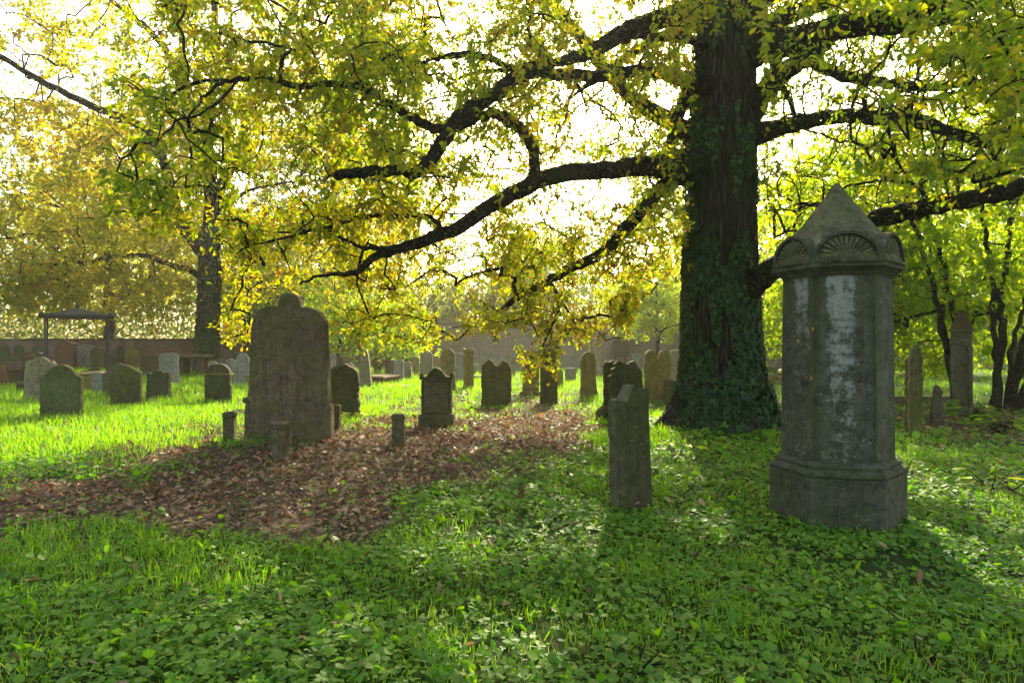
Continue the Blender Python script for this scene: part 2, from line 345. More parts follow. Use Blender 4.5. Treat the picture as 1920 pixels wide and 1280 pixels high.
def colonize(skel, att, seg=.3, jit=.03, arch=.06):
    """join every spray point to the nearest wood already grown; returns paths with radii"""
    skel = np.asarray(skel, float); att = np.asarray(att, float)
    d0 = np.array([np.min(((skel-a)**2).sum(1)) for a in att]); att = att[np.argsort(d0)]
    cap = len(skel)+len(att)*14; N = np.zeros((cap, 3)); N[:len(skel)] = skel; n = len(skel); par = np.full(cap, -1); cnt = np.zeros(cap); paths = []
    for a in att:
        dv = N[:n]-a; i = int(np.argmin((dv**2).sum(1))); d = math.sqrt((dv[i]**2).sum()); k = int(min(13, max(2, round(d/seg))))
        off = rng.normal(size=3)*jit*d; off[2] += arch*d; pts = [N[i]]; last = i; ids = [i]
        for j in range(1, k+1):
            t = j/k; p = N[i]*(1-t)+a*t+off*math.sin(PI*t)+(rng.normal(size=3)*.012 if j < k else 0)
            N[n] = p; par[n] = last; last = n; ids.append(n); n += 1; pts.append(p)
        q = last
        while q >= 0: cnt[q] += 1; q = par[q]
        paths.append((np.array(pts), ids))
    return [(P, cnt[np.array([ids[1]]+ids[1:])]) for P, ids in paths]
half = [(0,0),(.05,.1),(.13,.17),(.09,.26),(.23,.38),(.14,.46),(.29,.6),(.17,.68),(.22,.82),(.1,.88),(0,1)]
def lobed(curl, fold):
    v = []; L = []; Rr = []; mid = [0, .5, 1.0]
    for x, y in half: v.append((x, y, fold*x-curl*y*y))
    for x, y in half[1:-1]: v.append((-x, y, fold*x-curl*y*y))
    n = len(half); return v, [list(range(n)), [0]+[n-1]+list(range(2*n-3, n-1, -1))]
OAK = [lobed(.1,.25), lobed(.3,.5), lobed(-.1,.35), lobed(.5,.15)]
def simple(curl, fold, w=.26):
    return [(0,0,0),(w,.35,fold*w-curl*.12),(w*.8,.7,fold*w-curl*.5),(0,1,-curl),(-w*.8,.7,fold*w-curl*.5),(-w,.35,fold*w-curl*.12)], [[0,1,2,3],[0,3,4,5]]
SIMPLE = [simple(.1,.3), simple(.35,.5), simple(-.1,.2)]
def heart():
    pts = [(0,.0),(.2,-.1),(.42,.1),(.46,.4),(.3,.72),(0,1.0),(-.3,.72),(-.46,.4),(-.42,.1),(-.2,-.1)]
    return [(x, y, .12*abs(x)) for x, y in pts], [[0,1,2,3,4,5],[0,5,6,7,8,9]]
def ivyleaf():
    pts = [(0,0),(.3,-.12),(.5,.12),(.3,.35),(.22,.6),(0,1),(-.22,.6),(-.3,.35),(-.5,.12),(-.3,-.12)]
    return [(x, y, .2*abs(x)-.15*y*y) for x, y in pts], [[0,1,2,3,4,5],[0,5,6,7,8,9]]

def foliage(tree, skel, att, mat, lsize, per, spread, tm, twig_mat, rbase=.0045, droop=.35, keep=None, twigk=4, seg=.3, clump=5, rshift=0.0):
    paths = colonize(skel, att, seg); tb = Tubes(); pos = []; dr = []
    for P, c in paths:
        r = rbase*1.25*c**.4+.0012
        tb.add(P, r, twigk)
        k = len(P); nl = max(2, int(per)); 
        nc = max(1, int(nl/clump))
        for q in range(nc):
            t = 1-abs(rng.normal())*.33; t = min(1, max(.1, t)); f = t*(k-1); i = min(int(f), k-2); b = P[i]+(P[i+1]-P[i])*(f-i)
            T = P[i+1]-P[i]; T = T/(np.linalg.norm(T)+1e-9); c0 = b+rng.normal(size=3)*spread*(.35+.5*rng.random()); m = clump+rng.integers(-1, 2)
            u = unit(m)+T*.55; u[:, 2] -= droop; pos.append(c0+u*lsize*.12+rng.normal(size=(m, 3))*lsize*.25); dr.append(u)
    pos = np.concatenate(pos); dr = np.concatenate(dr); n = len(pos)
    if keep is not None:
        k = keep(pos); pos = pos[k]; dr = dr[k]; n = len(pos)
    nr = unit(n)*.75; nr[:, 2] += .7
    size = lsize*rng.uniform(.55, 1.3, n); rnd = np.clip(rng.beta(2.2, 2.2, n)+(rshift(pos) if callable(rshift) else rshift), 0, 1)
    scatter('crown', tm, pos, dr, nr, size, rnd, mat, tree)
    tag(tb.build('twigs', twig_mat, tree), kind='stuff'); return n

def px_of(P): return 960+F*P[:, 0]/P[:, 1], HZ-F*(P[:, 2]-CH)/P[:, 1]

# ---- the old oak
oak = empty('oak_tree', (0, 0, 0)); tag(oak, 'great old oak with ivy-clad trunk and long dark spreading limbs', 'tree')
TX, TY = 3.62, 11.75
# trunk: fluted column with a root flare
bm = bmesh.new(); rings = []; NS = 168
prof = [(-.15,1.1),(0,.99),(.15,.89),(.35,.79),(.6,.72),(.9,.67),(1.3,.635),(1.8,.62),(2.4,.60),(3.0,.60),(3.6,.585),(4.2,.575),(4.8,.57),(5.4,.545),(6.2,.52),(7.2,.48),(8.5,.42),(10,.34),(12,.24),(14,.12)]
zz = np.arange(-.15, 14, .07); pr = np.interp(zz, [p[0] for p in prof], [p[1] for p in prof]); ph = rng.random(16)*6.28
cx = np.interp(zz, [-1,0,2,4,6,8,14], [TX,TX,TX-.03,TX-.02,TX+.04,TX+.1,TX+.1])
for z, r, c in zip(zz, pr, cx):
    fl = math.exp(-max(z, 0)/.55); ring = []
    for k in range(NS):
        t = 2*PI*k/NS
        lob = .13*math.sin(5*t+ph[0])+.09*math.sin(8*t+ph[1])+.06*math.sin(3*t+ph[2])
        wv = .5*math.sin(z*1.3)+.35*math.sin(z*5.1+3*t)+.3*math.sin(z*9.7-5*t); fur = -.042*(1-abs(math.sin(13*t+ph[3]+wv)))**2.2-.03*(1-abs(math.sin(19*t+ph[4]+1.6*math.sin(z*2.2+1)+.4*math.sin(z*11))))**2+.02*math.sin(2*t+z*.9)+.015*math.sin(4*t-z*1.7)
        rr = r*(1+lob*fl*1.2+fur)+random.gauss(0, .006)
        ring.append((c+rr*math.cos(t)*(1.1 if z < .8 else 1.0), TY+rr*math.sin(t), z))
    rings.append(ring)
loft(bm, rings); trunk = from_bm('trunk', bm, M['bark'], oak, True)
tag(trunk, 'broad furrowed trunk with swollen knots')

BO = [  # (points px,py,Depth,radius px)
 [(1330,310,11.7,40),(1275,312,11.35,38),(1225,308,11.2,25),(1150,318,11.0,20),(1060,325,10.8,19),(1000,343,10.6,18),(930,380,10.4,16.5),(860,425,10.2,15),(800,450,10.0,13),(740,468,9.8,11),(700,484,9.7,8.5),(665,511,9.6,7),(610,516,9.5,4),(560,530,9.4,2.5)],
 [(740,468,9.8,7),(705,466,9.75,5),(674,462,9.7,4),(630,440,9.6,3)],
 [(832,436,10.15,7),(805,407,10.0,5.5),(740,404,9.8,5.5),(670,410,9.6,5),(615,425,9.5,4),(560,438,9.4,3.5),(500,455,9.3,2.5),(450,470,9.2,2)],
 [(1001,345,10.6,13),(1000,290,10.5,12),(985,252,10.3,12),(958,228,10.1,11.5),(925,214,9.8,11),(893,222,9.5,10),(860,240,9.3,9),(815,240,9.1,10),(765,217,8.9,10),(722,190,8.7,9),(680,163,8.5,8),(630,157,8.4,7.5),(560,160,8.3,7),(500,149,8.2,6),(450,148,8.1,5),(405,162,8.0,4),(380,185,7.9,3),(350,230,7.8,2.2)],
 [(450,148,8.1,3),(400,200,8.0,3),(340,225,7.9,2.5),(300,260,7.8,2),(260,270,7.7,1.6)],
 [(1340,165,11.6,30),(1300,152,11.2,20),(1240,138,10.9,14),(1180,135,10.6,14),(1120,143,10.4,13.5),(1060,141,10.2,13),(1000,136,10.0,13),(962,148,9.8,15),(930,176,9.6,15.5),(880,205,9.4,15),(850,232,9.2,15),(828,268,9.0,15),(803,305,8.85,14.5),(775,326,8.7,13),(757,318,8.6,12),(720,322,8.5,12),(680,322,8.4,12),(628,329,8.3,10.5)],
 [(968,138,9.85,8),(945,120,9.8,7),(900,105,9.6,8),(860,103,9.5,7.5),(820,110,9.4,6),(790,120,9.3,4),(755,150,9.2,3)],
 [(1370,-25,11.8,34),(1300,14,11.6,23),(1240,35,11.4,21),(1180,57,11.2,20),(1135,82,11.0,17),(1085,106,10.8,14),(1045,118,10.7,10),(1000,122,10.6,8),(960,128,10.5,6),(900,135,10.4,4),(850,150,10.3,3)],
 [(1340,90,11.6,16),(1300,76,11.4,11),(1255,70,11.3,9),(1210,66,11.25,9),(1175,72,11.2,7)],
 [(1278,325,11.4,22),(1245,348,11.5,17),(1215,380,11.6,14),(1188,412,11.7,14),(1160,442,11.8,14.5),(1140,466,11.9,13),(1108,486,12.0,11.5),(1060,508,12.1,10.5),(1028,527,12.2,9),(985,548,12.3,8),(950,572,12.4,6),(930,595,12.5,5),(908,613,12.5,3)],
 [(1245,300,11.3,17),(1258,268,11.35,13),(1272,218,11.4,13),(1290,165,11.3,14)],
 [(1030,530,12.2,4.5),(1048,560,12.0,3.5),(1040,600,11.8,3),(1020,640,11.6,2.4),(1008,668,11.5,1.8)],
 [(1048,560,12.0,3),(1070,590,11.9,2.5),(1083,630,11.8,2)],
 [(1400,255,11.6,34),(1440,246,11.4,22),(1490,232,11.0,17.5),(1550,221,10.6,16),(1600,217,10.2,15),(1650,222,9.9,15),(1720,226,9.5,14.5),(1780,248,9.2,12),(1840,268,8.9,11),(1900,280,8.6,9),(1980,300,8.3,7)],
 [(1400,215,11.6,34),(1445,158,11.3,23),(1485,126,11.0,20),(1515,105,10.8,19),(1550,75,10.5,18),(1590,40,10.2,14)],
 [(1385,100,11.7,44),(1440,84,11.3,36),(1480,80,11.0,30),(1540,62,10.6,27),(1620,45,10.0,24),(1700,22,9.5,22),(1760,0,9.1,21),(1850,-40,8.6,18)],
 [(1600,50,10.1,18),(1680,52,9.7,15),(1760,40,9.3,14),(1820,20,9.0,11),(1900,-10,8.6,8)],
 [(1525,118,10.8,14),(1570,138,10.4,13),(1620,150,10.1,12),(1680,158,9.8,10.5),(1740,165,9.5,9),(1810,156,9.2,7.5),(1880,148,8.9,6),(1960,130,8.6,4)],
 [(1370,575,11.7,40),(1410,535,11.3,30),(1445,508,10.9,25),(1500,470,10.4,21),(1560,438,9.9,20),(1620,416,9.4,20),(1700,397,8.9,20),(1780,380,8.5,20),(1850,367,8.2,19),(1930,350,7.9,18),(2050,325,7.5,15)],
 [(1435,95,11.2,8),(1462,150,11.0,6.5),(1480,190,10.9,6),(1493,216,10.8,5)],
 [(1330,310,11.7,30),(1290,250,11.9,22),(1180,180,12.8,16),(1080,60,13.6,13),(980,-60,14.5,10),(900,-150,15,7)],
]
skel = []
for b in BO:
    P = np.array([at(x, y, d) for x, y, d, r in b]); rr = np.array([r*d/F for x, y, d, r in b])
    C = catmull(np.hstack([P, rr[:, None]]), 5); C[:, :3] += rng.normal(size=(len(C), 3))*.012; tb = Tubes(); tb.add(C[:, :3], C[:, 3]*.86, 14, True, .03)
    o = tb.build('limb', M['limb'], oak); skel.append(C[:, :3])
# sawn end of the cut limb
P0 = at(626, 329.4, 8.3); bm = bmesh.new(); bmesh.ops.create_circle(bm, cap_ends=True, radius=.062, segments=20)
bmesh.ops.scale(bm, vec=(.86,.86,1), verts=bm.verts)
bmesh.ops.transform(bm, matrix=Matrix.Translation(P0) @ Vector((-1,0,-.08)).to_track_quat('Z','Y').to_matrix().to_4x4(), verts=bm.verts)
so2 = from_bm('sawn_face', bm, NT('sawn_wood').finish((.2,.13,.07), .8), oak); tag(so2, 'pale sawn end of the cut-off limb')
# unseen upper crown limbs, added above the frame to help shade the foreground
for k in range(16):
    z0 = rng.uniform(6.5, 11.5); an = rng.uniform(0, 2*PI); L = rng.uniform(4.5, 8); e = rng.uniform(.1, .7)
    p = [np.array([TX, TY, z0])+np.array([math.cos(an)*L*t, math.sin(an)*L*t, e*L*t-1.0*t*t]) for t in (0, .25, .5, .75, 1)]
    if p[-1][0] < -3.5: continue
    tb = Tubes(); C = catmull(p, 4); tb.add(C, np.linspace(.16, .03, len(C)), 8); tb.build('limb', M['limb'], oak); skel.append(C)
skel = np.concatenate(skel)
ZONES = [ # (px0,px1,py0,py1,d0,d1,count)
 (640,1300,-60,240,8.5,13,520),(380,900,60,340,7.8,10.5,430),(400,700,380,545,9,12.0,240),(620,960,380,645,10.3,13,330),(395,470,540,640,10.8,12.5,40),(560,860,240,420,8.5,11,140),
 (860,1290,230,420,9.5,13,120),(960,1200,420,600,11,13.5,230),(1180,1290,330,520,11.3,13.5,60),(975,1050,560,700,11,12,36),(1060,1185,540,640,11,12.5,60),
 (200,420,130,420,7.4,9.5,150),(300,700,-60,100,8,11,150),
 (1430,1960,-60,200,7.2,11.5,700),(1430,1960,-60,260,11,18,360),(640,1300,-60,140,9,17,420),(200,700,-60,120,8.5,14,160),(1430,1960,180,400,7.5,12,460),(1600,1960,-40,330,5.2,7.2,200),(1440,1700,330,470,9.5,13.5,110),(1290,1440,-60,60,9,11,40),
 (560,1300,-60,330,13,19,520),(700,1290,280,560,13.5,17,420),(820,1290,60,420,10,14,260),(600,1290,-60,560,12,18,620),(380,700,-60,330,9,15,200),(1430,1960,-60,330,12.5,17,420)]
att = []
for x0, x1, y0, y1, d0, d1, n in ZONES:
    px = rng.uniform(x0, x1, n); py = rng.uniform(y0, y1, n); d = rng.uniform(d0, d1, n)
    att.append(np.stack([(px-960)/F*d, d, CH-(py-HZ)/F*d], 1))
up = []  # unseen upper-crown sprays, added for foreground shade and thinned for dapples
while len(up) < 620:
    p = np.array([rng.uniform(-5, 13), rng.uniform(3, 20), rng.uniform(6.5, 15)])
    q = ((p-np.array([TX+1.3, TY-.5, 9]))/np.array([9, 9, 6.5])); d = (q**2).sum()
    if d > 1 or d < .12: continue
    if p[0] < -1 and p[1] > 12.5: continue
    if p[0] > 7 and p[1] > 10 and rng.random() < .6: continue
    if HZ-F*(p[2]-CH)/p[1] > -40: continue
    up.append(p)
vis = np.concatenate(att); lum = np.sin(vis[:, 0]*2.9+1)+np.sin(vis[:, 1]*2.7+vis[:, 0])+np.sin(vis[:, 2]*3.7+2)+np.sin((vis[:, 0]+vis[:, 2])*5.1)*.6
att = np.concatenate([vis[lum > -.55], np.array(up)])
GAPS = [(1030,405,50,34),(1130,360,40,22),(870,480,40,36),(1225,30,50,26),(1235,180,30,35),(930,300,36,26),(1190,240,38,26),(1120,210,34,22),(830,180,26,16),(500,345,60,40),(720,420,40,18),(1500,190,40,25),(1545,300,30,20),(1500,330,35,28),(1610,200,30,12)]
def oak_keep(P):
    px, py = px_of(P); k = np.ones(len(P), bool)
    lim = np.interp(px, [150,300,420,520,650,800,880,960,985,1045,1060,1120,1180,1200,1290,1430,1480,1700,1960], [420,470,640,640,655,655,640,620,715,710,645,640,610,560,520,430,430,400,420])
    k &= py < lim+rng.normal(size=len(P))*9; k &= ~((px > 452) & (px < 624) & (py > 546) & (P[:, 1] < 10.4))
    for gx_, gy_, a_, b_ in GAPS:
        k &= ~((((px-gx_)/a_)**2+((py-gy_)/b_)**2 < 1) & (rng.random(len(P)) < .7))
    k &= ~((((np.abs(px-392) < 24) & (py > 330) & (py < 640)) | (np.abs((px-300)*.78-(py-300)*.5) < 14) & (px > 290) & (px < 350) & (py > 290) & (py < 400)) & (rng.random(len(P)) < .8))
    tr = (px > 1300) & (px < 1430) & (py > 60) & (P[:, 1] < TY); k &= ~tr      # nothing hangs in front of the trunk
    k &= ~((px > 1440) & (P[:, 1] < 11.2) & (rng.random(len(P)) < .82) & (((py > 190) & (py < 300) & (px < 1850)) | ((py > 30) & (py < 110) & (px < 1700)) | ((py > 330) & (py < 440)) | ((py > 120) & (py < 180) & (px < 1800))))
    k &= ~((px < 1300) & (P[:, 1] < 10.8) & (np.abs(py-np.interp(px, [620,740,860,1000,1100,1290], [515,470,425,343,320,312])) < 26) & (rng.random(len(P)) < .6))
    mon = (px > 1440) & (px < 1700) & (py > 330) & (P[:, 1] < 6.6); k &= ~mon
    return k
def oak_hue(P):
    px, py = px_of(P); return np.where(px > 1400, -.22, 0)+np.where((px < 1400) & (py < 380), -.03, .08)
foliage(oak, skel, att, M['oakleaf'], .088, 32, .2, OAK, M['limb'], .0036, .35, oak_keep, 4, .3, 7, oak_hue)
# ivy on the trunk
n = 24000; z = rng.uniform(0, 1, n)**1.5*7.5; th = rng.uniform(0, 2*PI, n)
r = np.interp(z, [p[0] for p in prof], [p[1] for p in prof])*(1+.1*np.exp(-z/.55)*np.sin(5*th+ph[0]))
pat = wob(th*1.7, z*1.1, 1.5, 3)+wob(th*3, z*.7, 2.6, 9)*.5+np.interp(z, [0,1.2,2.2,3.0,3.6,7.5], [.7,.5,.1,-.32,-.5,-.58])+.6*np.cos(th+2.5)*(z > 2.2)
k = pat > 0; z = z[k]; th = th[k]; r = r[k]; n = len(z)
rad = np.stack([np.cos(th)*np.where(z < .8, 1.1, 1), np.sin(th), np.zeros(n)], 1); flare = np.exp(-z/.5)
pos = np.stack([np.interp(z, [-1,0,2,4,6,8,14], [TX,TX,TX-.03,TX-.02,TX+.04,TX+.1,TX+.1]), np.full(n, TY), z], 1)+rad*(r+.01+rng.random(n)*.05)[:, None]
nr = rad.copy(); nr[:, 2] += .35+flare; nr += unit(n)*.4; dr = unit(n)*.6; dr[:, 2] -= 1
iv = scatter('ivy', [ivyleaf()], pos, dr, nr, rng.uniform(.05, .115, n), np.clip(rng.random(n)**1.5*.8+z/7.5*.35, 0, 1), M['ivy'], oak); tag(iv, 'dark green ivy climbing the trunk')

# ---- other trees
def ell(n, c, r, hollow=.3, zmin=None, lump=0):
    out = []
    while len(out) < n:
        q = rng.uniform(-1, 1, 3); d = (q**2).sum()
        if d > 1 or d < hollow*rng.random(): continue
        p = np.array(c)+q*np.array(r)
        if zmin and p[2] < zmin: continue
        if lump and math.sin(p[0]*lump+1)+math.sin(p[1]*lump*1.1)+math.sin(p[2]*lump*1.3+2) < -.8: continue
        out.append(p)
    return np.array(out)
def wood(parent, limbs, mat=None, k=10, name='limb'):
    sk = []
    for i, (pts, r0, r1) in enumerate(limbs):
        C = catmull(pts, 5); C[1:-1] += rng.normal(size=(len(C)-2, 3))*.03; tb = Tubes(); tb.add(C, np.linspace(r0, r1, len(C)), k, True, .05)
        tb.build('trunk' if i == 0 and name == 'limb' else name, mat or M['farbark'], parent); sk.append(C)
    return np.concatenate(sk)
def PL(Y, *pts): return [at(x, y, Y+dy) for x, y, dy in pts]

t2 = empty('oak_tree'); tag(t2, 'tall golden-leaved tree with ivied dark trunk, left of the giant headstone', 'tree')
Y = 33
s2 = wood(t2, [(PL(Y,(385,712,0),(388,640,0),(392,560,0),(393,470,0),(392,400,0),(394,330,0),(390,250,0),(400,150,0),(402,0,0),(400,-150,0)), .43, .12),
 (PL(Y,(390,480,0),(352,440,-.5),(328,380,-1),(305,300,-2),(270,240,-3),(200,210,-4),(110,170,-5),(0,105,-6),(-80,70,-7)), .3, .08),
 (PL(Y,(392,400,0),(420,340,.3),(445,290,.5),(470,200,1),(520,100,1.5),(560,0,2),(600,-100,2)), .3, .08),
 (PL(Y,(390,330,0),(350,210,-1),(320,110,-2),(260,40,-3),(180,-20,-4)), .25, .07),
 (PL(Y,(393,340,0),(345,150,0),(340,60,-1),(330,-60,-1)), .2, .07),
 (PL(Y,(388,470,0),(340,430,1),(280,400,2),(200,400,3),(120,420,4)), .17, .05),
 (PL(Y,(390,520,0),(330,500,-1),(260,480,-2),(150,490,-3),(30,500,-4)), .16, .04),
 (PL(Y,(392,420,0),(440,370,0),(500,350,0),(560,340,-1)), .12, .04),
 (PL(Y,(392,520,0),(440,490,-1),(500,455,-2),(560,440,-2)), .16, .05)])
a2 = np.concatenate([ell(760, (-12.5,33,9), (9,6,6.5), .3, 3.4, .9), ell(480, (-19,29,9), (6,4,6.5), .3, 2.6, .9), ell(520, (-15,32,17), (11,6,6), .2, None, .9), ell(150, (-17.5,30,3.7), (6,2.5,1.6), .2, 2.1)])
LIMBS2 = [[(390,480),(352,440),(328,380),(305,300),(270,240),(200,210),(110,170),(0,105)],[(392,400),(420,340),(445,290),(470,200),(520,100),(560,0)],[(390,330),(350,210),(320,110),(260,40)],[(390,340),(398,200),(402,0)],[(390,520),(330,500),(260,480),(150,490)]]
def near_lines(px, py, lines, w):
    d = np.full(px.shape, 1e9)
    for ln in lines:
        for (x0, y0), (x1, y1) in zip(ln, ln[1:]):
            t = np.clip(((px-x0)*(x1-x0)+(py-y0)*(y1-y0))/((x1-x0)**2+(y1-y0)**2), 0, 1); d = np.minimum(d, np.hypot(px-x0-t*(x1-x0), py-y0-t*(y1-y0)))
    return d < w
def t2keep(P):
    px, py = px_of(P); k = ~(near_lines(px, py, LIMBS2, 12) & (P[:, 1] < 33) & (rng.random(len(P)) < .8))
    for gx_, gy_, a_, b_ in [(470,360,55,45),(560,330,40,30),(40,130,45,60),(120,160,40,25),(10,40,30,30),(425,330,20,25),(130,20,40,20),(300,20,40,20),(20,300,26,30),(235,300,25,16),(80,260,20,14)]:
        k &= ~((((px-gx_)/a_)**2+((py-gy_)/b_)**2 < 1) & (rng.random(len(P)) < .85))
    k &= ~((np.abs(px-389) < 30) & (py > 330) & (P[:, 1] < 33))
    return k
foliage(t2, s2, a2, M['goldleaf'], .19, 52, .5, SIMPLE, M['farbark'], .008, .2, t2keep, 4, .6, 6)
n = 7000; z = rng.uniform(0, 7, n); th = rng.uniform(0, 2*PI, n); rad = np.stack([np.cos(th), np.sin(th), 0*th], 1)
cz = catmull(PL(Y,(385,712,0),(388,640,0),(392,560,0),(393,470,0),(392,400,0)), 6); cxz = np.interp(z, cz[:, 2], cz[:, 0])
pos = np.stack([cxz, np.full(n, Y), z], 1)+rad*(np.interp(z, [0, 7], [.49, .37])+rng.random(n)*.1)[:, None]; dr = unit(n)*.6; dr[:, 2] -= 1; nr = rad+unit(n)*.4
scatter('ivy', [ivyleaf()], pos, dr, nr, rng.uniform(.12, .2, n), rng.random(n), M['ivy'], t2)

def plain_tree(label, X, Y, H, rx, rz, mat, natt, lsize, r0=.3, per=40, lean=0, zc=None, tm=SIMPLE, group=None, name='broadleaf_tree', rs=0.0, keep=None, bk=None):
    t = empty(name); tag(t, label, 'tree', group); top = np.array([X+lean, Y, H*.86]); L = [([(X, Y, -.1), (X+.1, Y, H*.2), (X+lean*.4, Y+.1, H*.45), (X+lean*.8, Y, H*.7), tuple(top)], r0, r0*.2)]
    for k in range(9):
        z = H*rng.uniform(.25, .65); a = k*2.4+rng.random(); l = rx*rng.uniform(.6, .95); x0 = X+lean*z/H
        L.append(([(x0, Y, z), (x0+math.cos(a)*l*.4, Y+math.sin(a)*l*.4, z+H*.08), (x0+math.cos(a)*l, Y+math.sin(a)*l, z+H*.17)], r0*.35, r0*.08))
    sk_ = wood(t, L, bk or M['farbark'], 7); zc = zc or H*.6
    foliage(t, sk_, ell(natt, (X+lean*.5, Y, zc), (rx, rx*.8, rz), .25, .9, 1.0), mat, lsize, per, .55, tm, bk or M['farbark'], .007, .2, keep, 4, .8, 6, rs); return t
plain_tree('bare-trunked golden tree rising beside the iron canopy frame at far left', -23.4, 39.5, 15, 6.5, 5.5, M['goldleaf'], 300, .25, .38, 60, rs=.0)
plain_tree('tall hazy yellow tree in the gap between the ivied tree and the great oak', -12, 46, 20, 6, 8.5, M['farleaf'], 400, .27, .4, 60, rs=.1)
plain_tree('pale hazy tree above the brick wall, centre of the picture', -1.5, 52, 9, 6, 4, M['farleaf'], 220, .26, .3, 56, rs=.1)
plain_tree('fine-leaved green tree leaning over the brick wall just left of the oak trunk', 7.3, 34.5, 5.2, 2.9, 2.0, M['greenleaf'], 150, .2, .14, 42, rs=.25, zc=3.6)
plain_tree('dark little evergreen tree growing behind the tapering pale stone', -7.6, 29.5, 3.6, 2.0, 1.3, M['greenleaf'], 80, .2, .1, 34, zc=2.4, lean=.4)
plain_tree('dark bushy evergreen between the ivied tree and the giant headstone', -13.0, 36.5, 6.0, 3.4, 2.6, M['greenleaf'], 130, .24, .2, 42, zc=3.8, rs=-.3)
plain_tree('rounded bush in front of the brick wall, behind the pointed pale headstones', -5.2, 33.0, 3.3, 2.4, 1.5, M['greenleaf'], 90, .2, .09, 36, zc=2.0, rs=-.1)
# right-hand thicket tree with many stems
t6 = empty('multi_stemmed_tree'); tag(t6, 'multi-stemmed broadleaf tree fanning out behind the tall pillar monument at right', 'tree')
Y = 14.6
s6 = wood(t6, [(PL(Y,(1800,782,0),(1785,700,0),(1765,620,0),(1745,520,-.2),(1712,420,-.4),(1690,330,-.6)), 0.078, 0.035),
 (PL(Y,(1812,782,.2),(1800,690,.2),(1790,600,.2),(1770,500,0),(1745,420,0),(1730,300,0)), 0.072, 0.035),
 (PL(Y,(1856,780,0),(1868,700,0),(1862,600,0),(1858,500,0),(1842,400,-.3),(1835,300,-.3)), 0.072, 0.035),
 (PL(Y,(1868,782,.3),(1880,640,.3),(1872,560,.3),(1890,480,.3),(1900,370,.2),(1905,250,.2)), 0.090, 0.042),
 (PL(Y,(1885,785,.2),(1905,700,.2),(1930,620,.2),(1960,520,.2),(1990,400,0)), 0.132, 0.056),
 (PL(Y,(1900,790,0),(1925,730,0),(1975,650,0),(2030,560,0),(2080,420,0)), 0.120, 0.056),
 (PL(Y,(1893,740,.2),(1900,640,0),(1925,560,0),(1945,480,0)), 0.060, 0.028),
 (PL(Y,(1783,690,0),(1770,600,.3),(1760,500,.5),(1700,400,.8)), 0.042, 0.021)], M['stem'], 9, 'stem')
a6 = np.concatenate([ell(560, (9.6,15.8,4.0), (3.6,2.3,2.9), .1, 1.9, 1.5), ell(260, (9.3,16.9,2.0), (3.4,1.3,1.5), .1, .8), ell(120, (7.6,16.8,3.4), (1.5,1.3,2.2), .1, 1.2), ell(110, (12,14,4.3), (2.6,2,2.3), .1, 2.2)])
def t6keep(P):
    px, py = px_of(P); return ~(((py > 735) & (P[:, 1] < 17)) | ((px > 1790) & (px < 1850) & (py > 570) & (P[:, 1] < 14.6)))
foliage(t6, s6, a6, M['greenleaf'], .13, 52, .3, SIMPLE, M['stem'], .004, .3, t6keep, 4, .35, 6, .12)
plain_tree('light green tree filling the space behind the tall pillar monument', 11.5, 27, 10, 5.0, 4.4, M['greenleaf'], 300, .18, .22, 44, rs=.3, zc=5.2, bk=M['stem'])
plain_tree('leafy green tree at the far right edge of the cemetery', 20, 27, 12, 5, 5, M['greenleaf'], 240, .2, .25, 44, zc=6.2, bk=M['stem'])
plain_tree('hazy green tree beyond the oak trunk, above the brick wall at right', 13.5, 42, 13, 6.5, 5.5, M['farleaf'], 340, .26, .3, 60, rs=-.1, zc=7.5)
plain_tree('low dark green shrub before the brick wall at right, seen between the thicket stems', 16.5, 33, 4.2, 4.2, 2.0, M['greenleaf'], 200, .2, .12, 50, zc=2.2, rs=-.2, bk=M['stem'])
plain_tree('rounded dark shrub against the brick wall behind the tall square monument', 22, 31, 4.6, 4.0, 2.2, M['greenleaf'], 190, .2, .12, 50, zc=2.4, rs=-.25, bk=M['stem'])
# distant wood: one mass
n = 120000; X = rng.uniform(-70, 70, n); Yw = rng.uniform(58, 84, n); top = 6.5+3.5*np.sin(X*.13+1)+2.5*np.sin(X*.37)+2*np.sin(X*.9+Yw*.4)+np.where(X < -15, 8, 0)+np.where(X > 18, 7, 0)
Zw = rng.uniform(0, 1, n)**.9*top; pos = np.stack([X, Yw, Zw], 1)
wl = scatter('far_woodland', SIMPLE, pos, unit(n), unit(n)+np.array([0,0,.5]), rng.uniform(.28, .6, n), rng.random(n), M['farleaf'])
tag(wl, 'hazy belt of woodland beyond the cemetery walls', 'woodland', None, 'stuff')

# ------------------------------------------------------------------ walls
def wall(name, label, x0, x1, Y, H, mat, cope, th=.4):
    o = empty(name, (x0, Y, 0)); tag(o, label, 'wall'); bm = bmesh.new(); box(bm, 0, x1-x0, 0, th, -.1, H); from_bm('wall_face', bm, mat, o)
    bm = bmesh.new(); x = 0.0
    while x < x1-x0:
        l = min(.9, x1-x0-x); box(bm, x+.004, x+l-.004, -.07, th+.07, H+.002, H+.11+rng.uniform(-.01, .01)); x += l
    from_bm('coping', bm, cope, o, bevel=.015); return o
wall('brick_wall', 'long tan brick boundary wall behind the pale headstones', -4.5, 40, 39, 2.55, M['brick'], M['palewarm'])
lw = wall('brick_wall', 'low red brick wall with dark coping behind the iron canopy', -45, -4.6, 37, 1.55, M['brickred'], M['darkgreen'])
for i, (x, wd, h) in enumerate([(18,.0,.0),(12,16,0)]): pass
